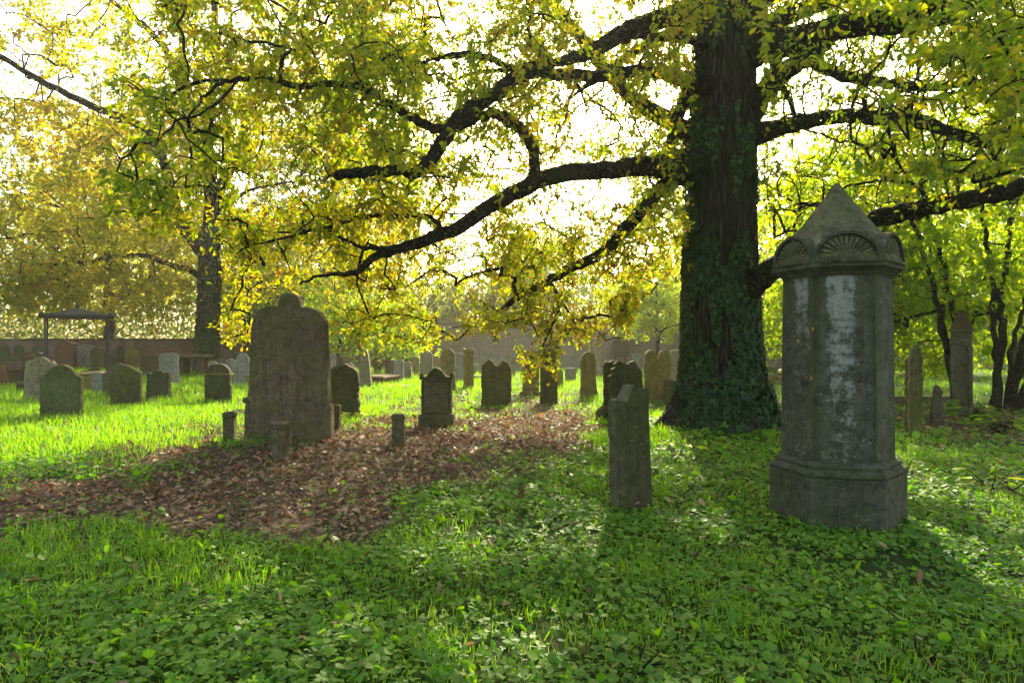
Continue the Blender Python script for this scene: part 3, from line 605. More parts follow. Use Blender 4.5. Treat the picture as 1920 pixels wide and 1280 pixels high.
for x, wd, h, mt in ((8,22,0,'darkgreen'),(36,20,0,'darkgreen'),(70,20,0,'grey'),(150,28,0,'pale'),(225,12,0,'darkgreen')):
    bm = bmesh.new(); cxp = gx(x, 37)+45; hw = wd*37/F/2
    slab(bm, [(cxp-hw, .25), (cxp+hw, .25), (cxp+hw, 1.05)]+arc(cxp, 1.05, hw, .25, 0, 180, 8), -.05, .01)
    from_bm('wall_tablet', bm, M[mt], lw, bevel=.01)

# ------------------------------------------------------------------ headstones
def outline(shape, w, h):
    a = w/2
    if shape == 'round': return [(-a,0),(a,0),(a,h-a*.75)]+arc(0, h-a*.75, a, a*.75, 0, 180)
    if shape == 'low': return [(-a,0),(a,0),(a,h-a*.35)]+arc(0, h-a*.35, a, a*.35, 0, 180)
    if shape == 'flat': return [(-a,0),(a,0),(a*.98,h*.97),(a*.5,h),(-a*.6,h*.985),(-a,h*.96)]
    if shape == 'shoulder': return [(-a,0),(a,0),(a*1.0,h*.77),(a*.8,h*.8),(a*.66,h*.845)]+arc(0, h*.84, a*.62, h*.16, 0, 180)+[(-a*.66,h*.845),(-a*.8,h*.8),(-a,h*.77)]
    if shape == 'gable': return [(-a,0),(a,0),(a,h*.8),(a*1.04,h*.81),(0,h),(-a*1.04,h*.81),(-a,h*.8)]
    if shape == 'lowgable': return [(-a,0),(a,0),(a,h*.9),(0,h),(-a,h*.9)]
    if shape == 'gothic':
        return [(-a,0),(a,0),(a,h*.7)]+[(a*math.cos(R(t))**1.0, h*.7+h*.3*math.sin(R(t))**.8) for t in range(15, 90, 12)]+[(0,h)]+[(-a*math.cos(R(t)), h*.7+h*.3*math.sin(R(t))**.8) for t in range(87, 10, -12)]+[(-a,h*.7)]
    if shape == 'shouldgothic': return [(-a,0),(a,0),(a,h*.8),(a*.9,h*.82),(a*.62,h*.93)]+arc(0, h*.93, a*.5, h*.07, 10, 170)+[(-a*.62,h*.93),(-a*.9,h*.82),(-a,h*.8)]
    if shape == 'eared': return [(-a*1.05,0),(a*1.05,0),(a,h*.3),(a*.93,h*.35),(a,h*.6),(a,h*.86),(a*1.03,h*.93),(a*.82,h*.95),(a*.6,h*.9)]+arc(0, h*.9, a*.52, h*.1, 0, 180, 8)+[(-a*.6,h*.9),(-a*.82,h*.93),(-a*.98,h*.91),(-a*.93,h*.8)]
    if shape == 'tri': return [(-a*1.08,0),(a*1.02,0),(a,h*.8)]+arc(a*.78, h*.84, a*.22, h*.06, 0, 140, 5)+arc(a*.05, h*.87, a*.56, h*.13, 5, 175, 10)+arc(-a*.72, h*.86, a*.26, h*.05, 40, 180, 5)
    if shape == 'bulge': return [(-a,0),(a,0),(a*1.05,h*.07),(a*.86,h*.28),(a*.8,h*.5),(a*.82,h*.82),(a*.7,h*.93),(a*.35,h),(-a*.35,h),(-a*.72,h*.93),(-a*.9,h*.8),(-a*.85,h*.45),(-a*.95,h*.12)]
    if shape == 'dbl_gr': return [(-a,0),(a,0),(a,h*.82),(a*.86,h*.86)]+arc(a*.52, h*.88, a*.3, h*.08, 20, 170, 7)+[(a*.12,h*.86),(a*.04,h*.845),(-a*.06,h*.875),(-a*.4,h),(-a*.97,h*.86)]
    if shape == 'dbl_rr': return [(-a,0),(a,0),(a,h*.84)]+arc(a*.52, h*.84, a*.46, h*.16, 0, 172, 9)+[(0,h*.8)]+arc(-a*.52, h*.84, a*.46, h*.16, 8, 180, 9)
    if shape == 'taper': return [(-a,0),(a,0),(a*.62,h*.75),(a*.45,h*.93),(a*.2,h),(-a*.2,h),(-a*.5,h*.93),(-a*.66,h*.75)]
    if shape == 'obsh': return [(-a,0),(a,0),(a*.97,h*.6),(a*.4,h*.66),(a*.34,h*.95),(0,h),(-a*.36,h*.95),(-a*.42,h*.66),(-a*.97,h*.6)]
    if shape == 'ragged': return [(-a*.86,0),(a*.95,0),(a,h*.62),(a*.86,h*.82),(a*.62,h*.95),(a*.5,h*1.0),(a*.2,h*.985),(a*.05,h*.95),(-a*.1,h*.985),(-a*.45,h),(-a*.72,h*.94),(-a*.62,h*.9),(-a*.9,h*.86),(-a*.78,h*.8),(-a*1.02,h*.74),(-a*.92,h*.66),(-a*1.0,h*.6),(-a*.88,h*.45)]
    if shape == 'block': return [(-a*1.0,0),(a,0),(a*.98,h*.9),(a*.8,h*.97),(a*.3,h),(-a*.2,h*.97),(-a*.7,h*.99),(-a*.98,h*.92),(-a,h*.5)]
    if shape == 'small_arch': return [(-a,0),(a,0),(a*.96,h*.8)]+arc(0, h*.8, a*.94, h*.2, 0, 180, 8)
    raise KeyError(shape)
GRP = 'headstones standing in the cemetery'
def stone(shape, x0, x1, yt, yb, mat, label, th=.13, rz=0.0, tilt=0.0, lean=0.0, jit=.006, base=None, panel=None, name='headstone', cat='headstone', erode=0, sink=.12):
    Y = gy(yb); cxm = (x0+x1)/2; X = gx(cxm, Y); w_ = (x1-x0)*Y/F; h_ = (yb-yt)*Y/F
    if rz: w_ = w_/math.cos(R(rz))
    root = empty(name, (X, Y+th/2, 0), R(rz), (R(tilt), R(lean))); tag(root, label, cat, GRP)
    z0 = 0.0
    if base:
        bw, bh = base; bm = bmesh.new(); box(bm, -w_*bw/2, w_*bw/2, -th*.9, th*.9, -sink, bh); from_bm('plinth', bm, M[mat], root, bevel=.018); z0 = bh
    pts = [(x, z+z0 if z > 1e-6 or base else -sink) for x, z in outline(shape, w_, h_-z0)]
    bm = bmesh.new(); slab(bm, pts, -th/2, th/2, jit); o = from_bm('slab', bm, M[mat], root, bevel=.012)
    if not erode and Y < 18 and not base: erode = .018
    if erode: o.modifiers.clear(); weather(o, erode, .03 if erode < .018 else .02)
    if panel:
        m = .1*w_; pp = [(x*(1-.22), z0+.12*h_+(z-z0)*.78) for x, z in pts if z > z0+.02]; pp = [(pp[0][0], z0+.14*h_)]+pp if False else pp
        bm = bmesh.new(); slab(bm, [(-w_*.38, z0+h_*.18), (w_*.38, z0+h_*.18), (w_*.38, h_*.72)]+arc(0, h_*.72, w_*.38, h_*.06, 0, 180, 8), -th/2-.014, -th/2+.01)
        from_bm('inscription_panel', bm, M[panel], root, bevel=.005)
    return root

S = stone
# left group
S('shoulder',75,148,684,784,'spotted','broad mossy round-shouldered headstone with dark pits, nearest stone at far left',.14,6,jit=.004)
S('tri',43,100,669,752,'palewarm','three-lobed yellowish headstone standing behind the broad round-shouldered stone',.13,-4,lean=1.5)
S('small_arch',85,103,675,742,'grey','narrow grey stone showing behind the right edge of the three-lobed headstone',.12)
S('gable',206,261,684,762,'olive','olive gable-topped headstone between two shorter stones in bright grass',.14,5)
S('gable',199,243,680,745,'grey','grey gabled headstone almost hidden behind the olive gable-topped one',.14)
S('flat',171,191,697,738,'pale','short flat whitish headstone with green foot, left of the olive gabled stone',.12)
S('flat',191,209,698,743,'grey','speckled grey upright touching the left side of the olive gabled stone',.14)
S('eared',273,317,694,752,'darkgreen','dark blotched headstone with small ears and a low curved head',.15,-3)
S('low',298,333,661,722,'pale','pale grey streaked slab rising behind the eared dark headstone',.13)
S('block',262,299,664,706,'brown','bulky rough brown tombstone left of the pale grey streaked slab',.35)
S('obsh',234,263,638,692,'ochre','yellowish stone with a narrow obelisk head above sloping shoulders',.3)
S('round',170,196,650,694,'olive','round-topped olive stone standing inside the iron canopy at its right post',.15)
S('gothic',201,213,664,694,'darkgreen','small dark pointed stone just right of the iron canopy posts',.12)
S('flat',214,234,664,690,'pale','low whitish stones by the wall, left of the obelisk-headed yellow stone',.12)
S('low',137,176,645,692,'pale','wide whitish slab tomb face standing within the iron canopy',.2)
S('gable',103,137,637,694,'red','red sandstone monument with a heavy dark pediment, left inside the iron canopy',.35,base=(1.15,.3))
S('small_arch',31,60,659,722,'brown','brown round-headed stone behind a stone coffin tomb at far left',.25)
S('round',57,80,660,700,'darkgreen','dark arched stone with a spreading top next to the brown round-headed stone',.3)
S('block',-14,5,684,726,'red','dark red stone cut by the left edge of the picture',.2)
S('round',383,431,682,756,'darkgreen','dark headstone with a semicircular head over a thin pale ledge',.14)
for rt in [o for o in COL.objects if o.get('label', '').startswith('dark headstone with a semi')]:
    bm = bmesh.new(); Yq = gy(756); box(bm, -.33, .33, -.12, .12, (756-701)*Yq/F-.02, (756-701)*Yq/F+.012); from_bm('ledge', bm, M['ochre'], rt, bevel=.004)
S('gothic',442,466,662,722,'pale','tall pale pointed headstone left of the giant headstone',.12)
S('small_arch',424,443,672,720,'pale','weathered whitish stone leaning beside the tall pale pointed one',.12,lean=-2)
S('small_arch',388,408,676,722,'palewarm','pale round-headed stone peeping out left above the semicircular dark headstone',.12)
S('low',405,424,672,716,'grey','grey stone half hidden behind the semicircular dark headstone',.12)
S('block',410,446,660,700,'brown','brown chest tomb with overhanging lid right of the ivied trunk',.6)
S('small_arch',460,470,704,724,'ochre','tiny ochre stone at the left foot of the giant headstone',.1)
# centre
S('gothic',615,672,683,780,'darkgreen','dark green pointed headstone with faint lettering right of the giant headstone',.15,-5,jit=.008)
S('low',612,629,662,712,'pale','pale slab emerging behind the right shoulder of the giant headstone',.12)
S('small_arch',627,642,667,708,'brown','small brown arched stone behind the dark green lettered headstone',.12)
S('round',643,663,680,720,'palewarm','short pale rounded stone behind the dark green lettered headstone',.12)
S('low',738,757,675,716,'pale','short pale striped headstone, the left of a touching pair behind the small post',.12)
S('low',757,771,678,713,'palewarm','plain tan headstone, the right of a touching pair behind the small post',.12)
S('gothic',787,811,657,707,'palewarm','pale pointed-arch headstone under the bush branches',.14)
S('gothic',826,854,653,733,'ochre','tan pointed headstone left of the broken column',.14)
S('flat',853,869,661,716,'pale','smooth white headstone between the tan pointed stone and the broken column',.12)
S('dbl_gr',902,959,673,761,'olive','joined double headstone, left half gabled and right half rounded',.15,-2)
S('lowgable',1013,1046,651,757,'olive','tall olive headstone with a blunt pointed top behind hanging leaves',.15)
S('low',980,1011,657,742,'ochre','pinkish tan headstone on a wider foot, veiled by hanging golden leaves',.15,base=(1.3,.12))
S('bulge',1087,1121,660,749,'ochre','waisted ochre headstone flaring at the foot, right of the hanging branch',.15)
S('dbl_rr',1209,1258,656,757,'ochre','joined twin round-headed ochre headstones left of the oak trunk',.15)
S('small_arch',1246,1270,711,759,'brown','small dark brown stone tucked against the ivied oak root',.12)
S('low',1258,1288,655,722,'palewarm','pale smooth stone half behind the oak trunk, right of the twin headstones',.14)
S('gothic',1417,1437,655,752,'ochre','orange-tinted headstone showing right of the oak trunk',.14)
# row before the brick wall
S('shoulder',895,911,668,699,'pale','pale round-shouldered stone, first of the little row before the brick wall',.1)
S('gothic',911,926,656,700,'pale','pale pointed stone, second in the little row before the brick wall',.1)
S('small_arch',926,943,662,700,'pale','pale arched stone, third in the little row before the brick wall',.1)
S('gable',943,966,663,706,'palewarm','pale house-shaped stone ending the little row before the brick wall',.12)
S('flat',962,978,637,698,'pale','tall white capped tablet against the brick wall',.25,base=(1.3,.25))
S('flat',1060,1080,690,716,'palewarm','low buff block beneath the hanging golden branch',.2)
S('small_arch',1046,1056,692,728,'ochre','narrow ochre marker between the olive and the waisted headstones',.1)
S('low',722,737,676,702,'brown','far brown stone in shade beside the rounded bush',.12)
S('small_arch',14,30,668,702,'darkgreen','small black-green arched stone before the red wall at far left',.12)
S('small_arch',700,715,670,699,'brown','brown arched stone in the shade beneath the little evergreen',.12)
S('round',773,786,668,704,'ochre','narrow ochre round-headed stone left of the pale pointed-arch headstone',.12)
S('small_arch',1069,1083,657,700,'pale','faded pale stone glimpsed behind the hanging golden branch, before the wall',.12)
S('gothic',1124,1136,654,700,'palewarm','slim pale pointed stone between the draped obelisk and the scalloped headstone',.12)
S('low',1186,1203,664,702,'pale','wide pale stone behind the left twin of the joined ochre headstones',.12)
# right side
S('gothic',1713,1733,645,814,'olive','tall narrow greenish slab seen nearly edge-on, right of the big monument',.22,-18)
S('flat',1707,1716,671,808,'darkgreen','dark thin slab pressed against the left side of the tall narrow greenish slab',.18)
S('small_arch',1757,1773,722,798,'grey','small leaning grey stone near the shrub stems',.12,-20,lean=-3)
S('flat',1748,1757,744,792,'darkgreen','short dark splinter of stone beside the small leaning grey stone',.1,lean=4)
# the ragged pair
S('ragged',1142,1207,676,796,'darkgreen','dark headstone with scalloped ragged left edge behind the narrow foreground stone',.16,4,jit=.008,erode=.014)
r_ = S('block',1132,1160,675,790,'darkgreen','black-shadowed rough slab on a lumpy foot, behind the scalloped headstone',.16,erode=.016)
bm = bmesh.new(); bmesh.ops.create_icosphere(bm, subdivisions=3, radius=1); bmesh.ops.scale(bm, vec=(.16,.14,.17), verts=bm.verts); bmesh.ops.translate(bm, vec=(-.13,-.1,.13), verts=bm.verts)
o = from_bm('foot', bm, M['darkgreen'], r_, True); weather(o, .014, .16, .16)

# pedimented headstone on its plinth
def pediment_stone():
    Y = gy(800); X = gx(818, Y); k = Y/F; t = empty('headstone', (X, Y+.1, 0), R(-4)); tag(t, 'dark pedimented headstone on a plinth behind the small square post, centre', 'headstone', GRP)
    z = lambda py: (800-py)*k; m = M['darkgreen']
    bm = bmesh.new(); box(bm, -33*k, 33*k, -.14, .14, -.12, z(777)); from_bm('plinth', bm, M['post'], t, bevel=.02)
    bm = bmesh.new(); box(bm, -28*k, 28*k, -.1, .1, z(777)+.001, z(712)); from_bm('slab', bm, m, t, bevel=.012)
    bm = bmesh.new(); box(bm, -31*k, 31*k, -.125, .125, z(712)+.002, z(706)); from_bm('cornice', bm, m, t, bevel=.01)
    bm = bmesh.new(); slab(bm, [(-19*k,z(706)+.002),(19*k,z(706)+.002),(12*k,z(697)),(3*k,z(690)),(-3*k,z(689)),(-12*k,z(697))], -.1, .1, .004, .05); from_bm('pediment', bm, m, t, bevel=.012)
    for s in (-1, 1):
        bm = bmesh.new(); slab(bm, [(s*29*k-.035*1,z(706)+.002),(s*29*k+.035,z(706)+.002),(s*29*k+.03,z(698)),(s*29*k-.03,z(700))], -.1, .1); from_bm('corner_block', bm, m, t, bevel=.012)
    bm = bmesh.new(); slab(bm, [(-22*k,z(772)),(22*k,z(772)),(22*k,z(718)),(-22*k,z(718))], -.112, -.095); from_bm('inscription_panel', bm, M['grey'], t, bevel=.004)
pediment_stone()

# giant triple-lobed headstone
def giant():
    Y = gy(826); X = gx(538, Y); k = Y/F; t = empty('headstone', (X, Y+.12, 0), R(-3)); tag(t, 'giant triple-lobed headstone streaked with algae, tallest slab at left', 'headstone', GRP)
    q = lambda px, py: ((px-538)*k, (827-py)*k)
    pts = [q(460,756),q(463,720),q(466,660),q(468,620)]+[q(x, y) for x, y in ((470,606),(474,592),(483,581),(496,575),(510,573.5),(519,575),(521,566),(525,558),(532,552),(542,549.5),(551,552),(558,558),(562,566),(563,577),(572,576),(583,578),(595,584),(604,594),(609,606))]+[q(612,660),q(614,720),q(617,757)]
    pts = [(x, z) for x, z in reversed(pts)]; bm = bmesh.new(); slab(bm, pts, -.1, .1, .0015, .04); o = from_bm('slab', bm, M['big'], t, bevel=.015); weather(o, .014, .022, .5)
    low = [q(456,770),q(455,800),(q(454,0)[0],-.15),(q(622,0)[0],-.15),q(621,790),q(619,765),q(617,758.5),q(611,755),q(465,755),q(457,758)]
    bm = bmesh.new(); slab(bm, list(reversed(low)), -.108, .108, .002, .05); o = from_bm('plinth', bm, M['big'], t, bevel=.015); weather(o, .014, .02, .4)
    for s, px, py in ((-1,457,752),(1,0,0)):
        if px:
            bm = bmesh.new(); x, z = q(px, py); bmesh.ops.create_cone(bm, cap_ends=True, radius1=.045, radius2=.045, depth=.24, segments=18); bmesh.ops.rotate(bm, matrix=Matrix.Rotation(PI/2, 3, 'X'), verts=bm.verts); bmesh.ops.translate(bm, vec=(x+.01, 0, z), verts=bm.verts); from_bm('scroll', bm, M['big'], t, True)
giant()
# small square posts round the giant's grave
def post(x0, x1, yt, yb, label, cap, rz=0):
    Y = gy(yb); k = Y/F; w_ = (x1-x0)*k*.86; h_ = (yb-yt)*k; t = empty('stone_post', (gx((x0+x1)/2, Y), Y+w_/2, 0), R(rz)); tag(t, label, 'post', 'small stone posts round the giant headstone')
    a = w_/2; bm = bmesh.new(); box(bm, -a*.9, a*.9, -a*.9, a*.9, -.15, h_*.8); from_bm('shaft', bm, M['post'], t, bevel=.012)
    def rg(r, z): return [(-r,-r,z),(r,-r,z),(r,r,z),(-r,r,z)]
    bm = bmesh.new(); loft(bm, [rg(a*.9, h_*.8+.001), rg(a, h_*.82), rg(a, h_*.94), rg(a*cap, h_)]); from_bm('cap', bm, M['post'], t, bevel=.012)
post(413,439,772,829,'small square stone post standing left of the giant headstone',.7,8)
post(506,538,790,864,'small mossy square post with pyramid cap, in front of the giant headstone',.12,-6)
post(730,760,776,839,'small square post with cropped top standing alone on the brown leaf litter',.75,6)
post(620,638,758,806,'small square post half hidden by the right edge of the giant headstone',.4,0)

# narrow foreground stone with broken gable
def fore():
    Y = gy(958); k = Y/F; t = empty('headstone', (gx(1196, Y), Y+.1, 0), R(37), (0, R(-2.2))); tag(t, 'narrow weathered foreground stone with broken gable and side horn, lit down its left edge', 'headstone', GRP)
    h = 1.10; a = .165
    pts = [(-a,-.15),(a,-.15),(a*1.02,.2),(a,h*.72),(a*1.02,h*.955),(a*.9,h*.985),(a*.72,h*.955),(a*.52,h*.905),(a*.05,h*.955),(-a*.28,h*1.0),(-a*.45,h*.99),(-a*.98,h*.905),(-a*1.0,h*.88),(-a*.97,h*.5)]
    bm = bmesh.new(); slab(bm, pts, -.05, .06, .003, .05); o = from_bm('slab', bm, M['darkgreen'], t, bevel=.012); weather(o, .011, .018, .3)
    bm = bmesh.new(); slab(bm, [(-a*.97,-.15),(a*.8,-.15),(a*.8,h*.84),(0,h*.9),(-a*.95,h*.9)], .05, .17, .004, .05); o = from_bm('backing', bm, M['grey'], t, bevel=.015); weather(o, .012, .025, .2)
    bm = bmesh.new(); slab(bm, [(-a*1.03,h*.895),(-a*.95,h*.875),(-a*.3,h*.975),(-a*.2,h*1.0),(-a*.36,h*1.022)], -.075, .055, .001, .05); from_bm('gable_moulding', bm, M['grey'], t, bevel=.006)
fore()

# broken column
def column():
    Y = gy(731); k = Y/F; t = empty('broken_column', (gx(878, Y), Y+.17, 0)); tag(t, 'broken round memorial column with jagged top, between pale and double headstones', 'column', GRP)
    rings = []; n = 24; H = (731-652)*k
    for z, r in ((-.1,.2),(.0,.2),(.1,.185),(.14,.165),(.5,.165),(H*.85,.172),(H*.93,.185)): rings.append([(r*math.cos(2*PI*i/n), r*math.sin(2*PI*i/n), z) for i in range(n)])
    rings.append([(.17*math.cos(2*PI*i/n), .17*math.sin(2*PI*i/n), H+random.gauss(-.02, .025)) for i in range(n)]); bm = bmesh.new(); loft(bm, rings); from_bm('shaft', bm, M['ochre'], t, bevel=.01)
    bm = bmesh.new(); bmesh.ops.create_icosphere(bm, subdivisions=3, radius=.09); bmesh.ops.translate(bm, vec=(.12,-.1,H-.09), verts=bm.verts); o = from_bm('broken_capital', bm, M['palewarm'], t, True); weather(o, .02, .06, .1)
    bm = bmesh.new(); box(bm, -.24, .24, -.24, .24, -.1, .07); from_bm('base', bm, M['ochre'], t, bevel=.03)
column()
# slender pillar by the wall, obelisk, tapering stone on feet, fluted block
def pillar(px, yt, yb, wpx, label, name='memorial_pillar', mat='pale', ped=.3):
    Y = gy(yb); k = Y/F; t = empty(name, (gx(px, Y), Y+.2, 0)); tag(t, label, 'pillar', GRP); H = (yb-yt)*k; a = wpx*k/2
    bm = bmesh.new(); box(bm, -a*1.9, a*1.9, -a*1.9, a*1.9, -.1, H*ped*.8); from_bm('pedestal', bm, M[mat], t, bevel=.02)
    bm = bmesh.new(); box(bm, -a*2.15, a*2.15, -a*2.15, a*2.15, H*ped*.8+.001, H*ped); from_bm('pedestal_cap', bm, M[mat], t, bevel=.02)
    n = 16; rings = [[(r*math.cos(2*PI*i/n), r*math.sin(2*PI*i/n), z) for i in range(n)] for z, r in ((H*ped+.001,a*1.2),(H*ped+.06,a),(H*.97,a*.85),(H*.975,a*1.1),(H,a*1.1))]
    bm = bmesh.new(); loft(bm, rings); from_bm('shaft', bm, M[mat], t)
pillar(889,640,702,6,'slender pale pillar on a pedestal before the brick wall, right of the broken column')
def obelisk(px, yt, yb, w0, w1, label, mat, steps=True):
    Y = gy(yb); k = Y/F; t = empty('obelisk', (gx(px, Y), Y+.3, 0), R(10)); tag(t, label, 'obelisk', GRP); H = (yb-yt)*k; a = w0*k/2; b = w1*k/2
    def rg(r, z): return [(-r,-r,z),(r,-r,z),(r,r,z),(-r,r,z)]
    zb = 0
    if steps:
        for i, (s, hh) in enumerate(((2.0,.1),(1.6,.2))):
            bm = bmesh.new(); box(bm, -a*s, a*s, -a*s, a*s, zb-(.1 if i == 0 else 0), zb+hh); from_bm('step', bm, M[mat], t, bevel=.02); zb += hh+.001
    bm = bmesh.new(); loft(bm, [rg(a, zb), rg(b, H*.93), rg(b*1.25, H*.94), rg(b*1.25, H*.97), rg(b*.3, H)]); from_bm('shaft', bm, M[mat], t, bevel=.01)
obelisk(1112,633,704,20,13,'pale draped obelisk on steps before the brick wall, right of the waisted stone','pale')
def footed(x0, x1, yt, yb, foot, label, mat, fl=False):
    Y = gy(yb); k = Y/F; t = empty('tapering_tombstone', (gx((x0+x1)/2, Y), Y+.15, 0)); tag(t, label, 'tombstone', GRP); w_ = (x1-x0)*k; H = (yb-yt)*k; f = foot*k
    pts = [(x, z+f) for x, z in outline('taper', w_, H-f)]
    if fl: pts = [(-w_/2, f), (w_/2, f), (w_*.38, H), (-w_*.38, H)]
    bm = bmesh.new(); slab(bm, pts, -.12, .12, .004); from_bm('slab', bm, M[mat], t, bevel=.015)
    for s in (-1, 1):
        bm = bmesh.new(); c = s*w_*.28; box(bm, c-.05, c+.05, -.1, .1, -.1, f-.001); from_bm('foot', bm, M['brown'], t)
    if fl:
        for i in range(9):
            c = (i-4)*w_*.085; bm = bmesh.new(); slab(bm, [(c-.03*w_, f+.03), (c+.03*w_, f+.03), (c*.8+.024*w_, H-.03), (c*.8-.024*w_, H-.03)], -.15, -.115); from_bm('flute', bm, M[mat], t)
footed(671,695,656,727,5,'tapering pale yellow tombstone raised on two short feet','palewarm')
footed(1146,1181,638,690,22,'grey fluted tapering block on feet above the scalloped headstone','grey',True)

# ledger slabs, chest & coffin tombs
def block(name, label, cat, x, y, w_, d_, h_, mat, rz=0, lid=None, legs=False):
    t = empty(name, (x, y, 0), R(rz)); tag(t, label, cat)
    if legs:
        for sx in (-1, 1):
            for sy in (-1, 1):
                bm = bmesh.new(); box(bm, sx*w_*.38-.14, sx*w_*.38+.14, sy*d_*.3-.1, sy*d_*.3+.1, -.1, h_); from_bm('leg', bm, M[mat], t, bevel=.02)
    else:
        bm = bmesh.new(); box(bm, -w_/2, w_/2, -d_/2, d_/2, -.1, h_); from_bm('body', bm, M[mat], t, bevel=.02)
    if lid:
        bm = bmesh.new(); o_ = lid[0]; loft(bm, [[(-w_/2-o_,-d_/2-o_,z),(w_/2+o_,-d_/2-o_,z),(w_/2+o_,d_/2+o_,z),(-w_/2-o_,d_/2+o_,z)] for z in (h_+.002, h_+lid[1]*.5)]+[[(-w_/2,-d_/2,h_+lid[1]),(w_/2,-d_/2,h_+lid[1]),(w_/2,d_/2,h_+lid[1]),(-w_/2,d_/2,h_+lid[1])]]); from_bm('lid', bm, M[mat], t, bevel=.02)
    return t
block('ledger_tomb','low brown ledger tomb in the grass right of the tapering yellow tombstone','tomb',gx(712,24.2),24.2,.85,1.5,.22,'brown',-12,(.06,.08))
block('grave_slab','flat grey slab lying almost flush in the grass in front of the ledger tomb','slab',gx(742,22.5),22.6,.75,1.2,.05,'pale',-8)
block('table_tomb','brown table tomb on thick legs left of the ivied trunk','tomb',gx(352,29),29.5,1.1,.8,.8,'brown',0,(.1,.14),True)
block('coffin_tomb','heavy dark stone coffin tomb with sloping lid at far left','tomb',gx(30,23.5),24,.65,1.6,.5,'brown',4,(.1,.3))
block('chest_tomb','ochre chest tomb between the broad round-shouldered and pale flat stones','tomb',gx(160,20.5),21.2,.75,1.5,.5,'ochre',0,(.05,.06))
block('stone_rubble','dark broken tomb base of rough blocks at the left edge','rubble',gx(36,19.6),20,.5,.4,.3,'darkgreen',8)
block('stone_kerb','low stone kerb behind the big monument in the shade of the thicket','kerb',gx(1725,16.5),16.7,2.4,.2,.16,'grey',-2)
block('stone_kerb','low pink kerb in the grass right of the broken column','kerb',gx(903,27),27.2,1.1,.6,.15,'palewarm',0)
block('stone_kerb','stepped base in the grass before the draped obelisk','kerb',gx(1122,30),30.2,.9,.6,.22,'palewarm',0)
def urn():
    Y = 25.5; t = empty('urn_pedestal', (gx(177, Y), Y, 0)); tag(t, 'small dark pedestal with a worn finial, in front of the iron canopy', 'pedestal')
    bm = bmesh.new(); box(bm, -.36, .36, -.3, .3, -.1, .42); from_bm('pedestal', bm, M['brown'], t, bevel=.05)
    n = 14; bm = bmesh.new(); loft(bm, [[(r*math.cos(2*PI*i/n), r*math.sin(2*PI*i/n), z) for i in range(n)] for z, r in ((.421,.2),(.5,.17),(.56,.09),(.7,.12),(.82,.1),(.86,.07),(.95,.085),(1.0,.03))]); from_bm('finial', bm, M['darkgreen'], t, True)
urn()
# enclosure posts with rail at right of trunk
def encl():
    g_ = 'little round-topped grave enclosure posts'
    for (x, yt, yb, lb) in ((1446,697,735,'nearer round-topped enclosure post in the bright gap right of the oak trunk'),(1460,690,722,'farther round-topped enclosure post beside the big monument edge')):
        Y = gy(yb); k = Y/F; t = empty('enclosure_post', (gx(x, Y), Y, 0)); tag(t, lb, 'post', g_); H = (yb-yt)*k; a = .09
        bm = bmesh.new(); box(bm, -a, a, -a, a, -.1, H*.78); from_bm('shaft', bm, M['ochre'], t, bevel=.01)
        bm = bmesh.new(); bmesh.ops.create_uvsphere(bm, u_segments=14, v_segments=8, radius=a*.8); bmesh.ops.translate(bm, vec=(0,0,H*.84), verts=bm.verts); from_bm('ball_top', bm, M['palewarm'], t, True)
    Y = gy(735); P = [(gx(1434, Y), Y+.02, .38), (gx(1475, Y), Y+.02, .4)]; tb = Tubes(); tb.add(P, .015, 6); tag(tb.build('iron_rail', M['iron']), 'thin iron rail between the enclosure posts', 'rail')
encl()

# iron canopy frame
def canopy():
    Y = 26; X = gx(145, Y); t = empty('iron_canopy', (X, Y, 0), R(32)); tag(t, 'rusty four-posted iron canopy with shallow pyramid roof over the graves', 'canopy'); a = .98; zr = CH+(640-596)/F*Y
    for sx in (-1, 1):
        for sy in (-1, 1):
            tb = Tubes(); x = sx*a+0; tb.add([(x, sy*.9, -.1), (x, sy*.9, zr)], .034, 8); tb.build('post', M['iron'], t)
    for sy in (-1, 1):
        bm = bmesh.new(); box(bm, -a-.12, a+.12, sy*.9-.05, sy*.9+.05, zr, zr+.1); from_bm('beam', bm, M['iron'], t)
        bm = bmesh.new()
        for i in range(24): x = -a+i*2*a/23; box(bm, x-.02, x+.02, sy*.9-.012, sy*.9+.012, zr-.06, zr-.001)
        from_bm('fringe', bm, M['iron'], t)
    for sx in (-1, 1):
        bm = bmesh.new(); box(bm, sx*a-.05, sx*a+.05, -.849, .849, zr+.002, zr+.098); from_bm('beam', bm, M['iron'], t)
        for sy in (-1,):
            bm = bmesh.new(); bmesh.ops.create_uvsphere(bm, u_segments=12, v_segments=8, radius=.11); bmesh.ops.translate(bm, vec=(sx*(a+.1), sy*.9, zr+.06), verts=bm.verts); from_bm('ball_finial', bm, M['iron'], t, True)
    bm = bmesh.new(); zb = zr+.102; loft(bm, [[(-a,-.95,zb),(a,-.95,zb),(a,.95,zb),(-a,.95,zb)], [(-.1,-.08,zb+.26),(.1,-.08,zb+.26),(.1,.08,zb+.26),(-.1,.08,zb+.26)]]); from_bm('roof', bm, M['roof'], t)
    bm = bmesh.new(); bmesh.ops.create_uvsphere(bm, u_segments=10, v_segments=8, radius=.08); bmesh.ops.translate(bm, vec=(0,0,zb+.34), verts=bm.verts); from_bm('finial', bm, M['iron'], t, True)
canopy()

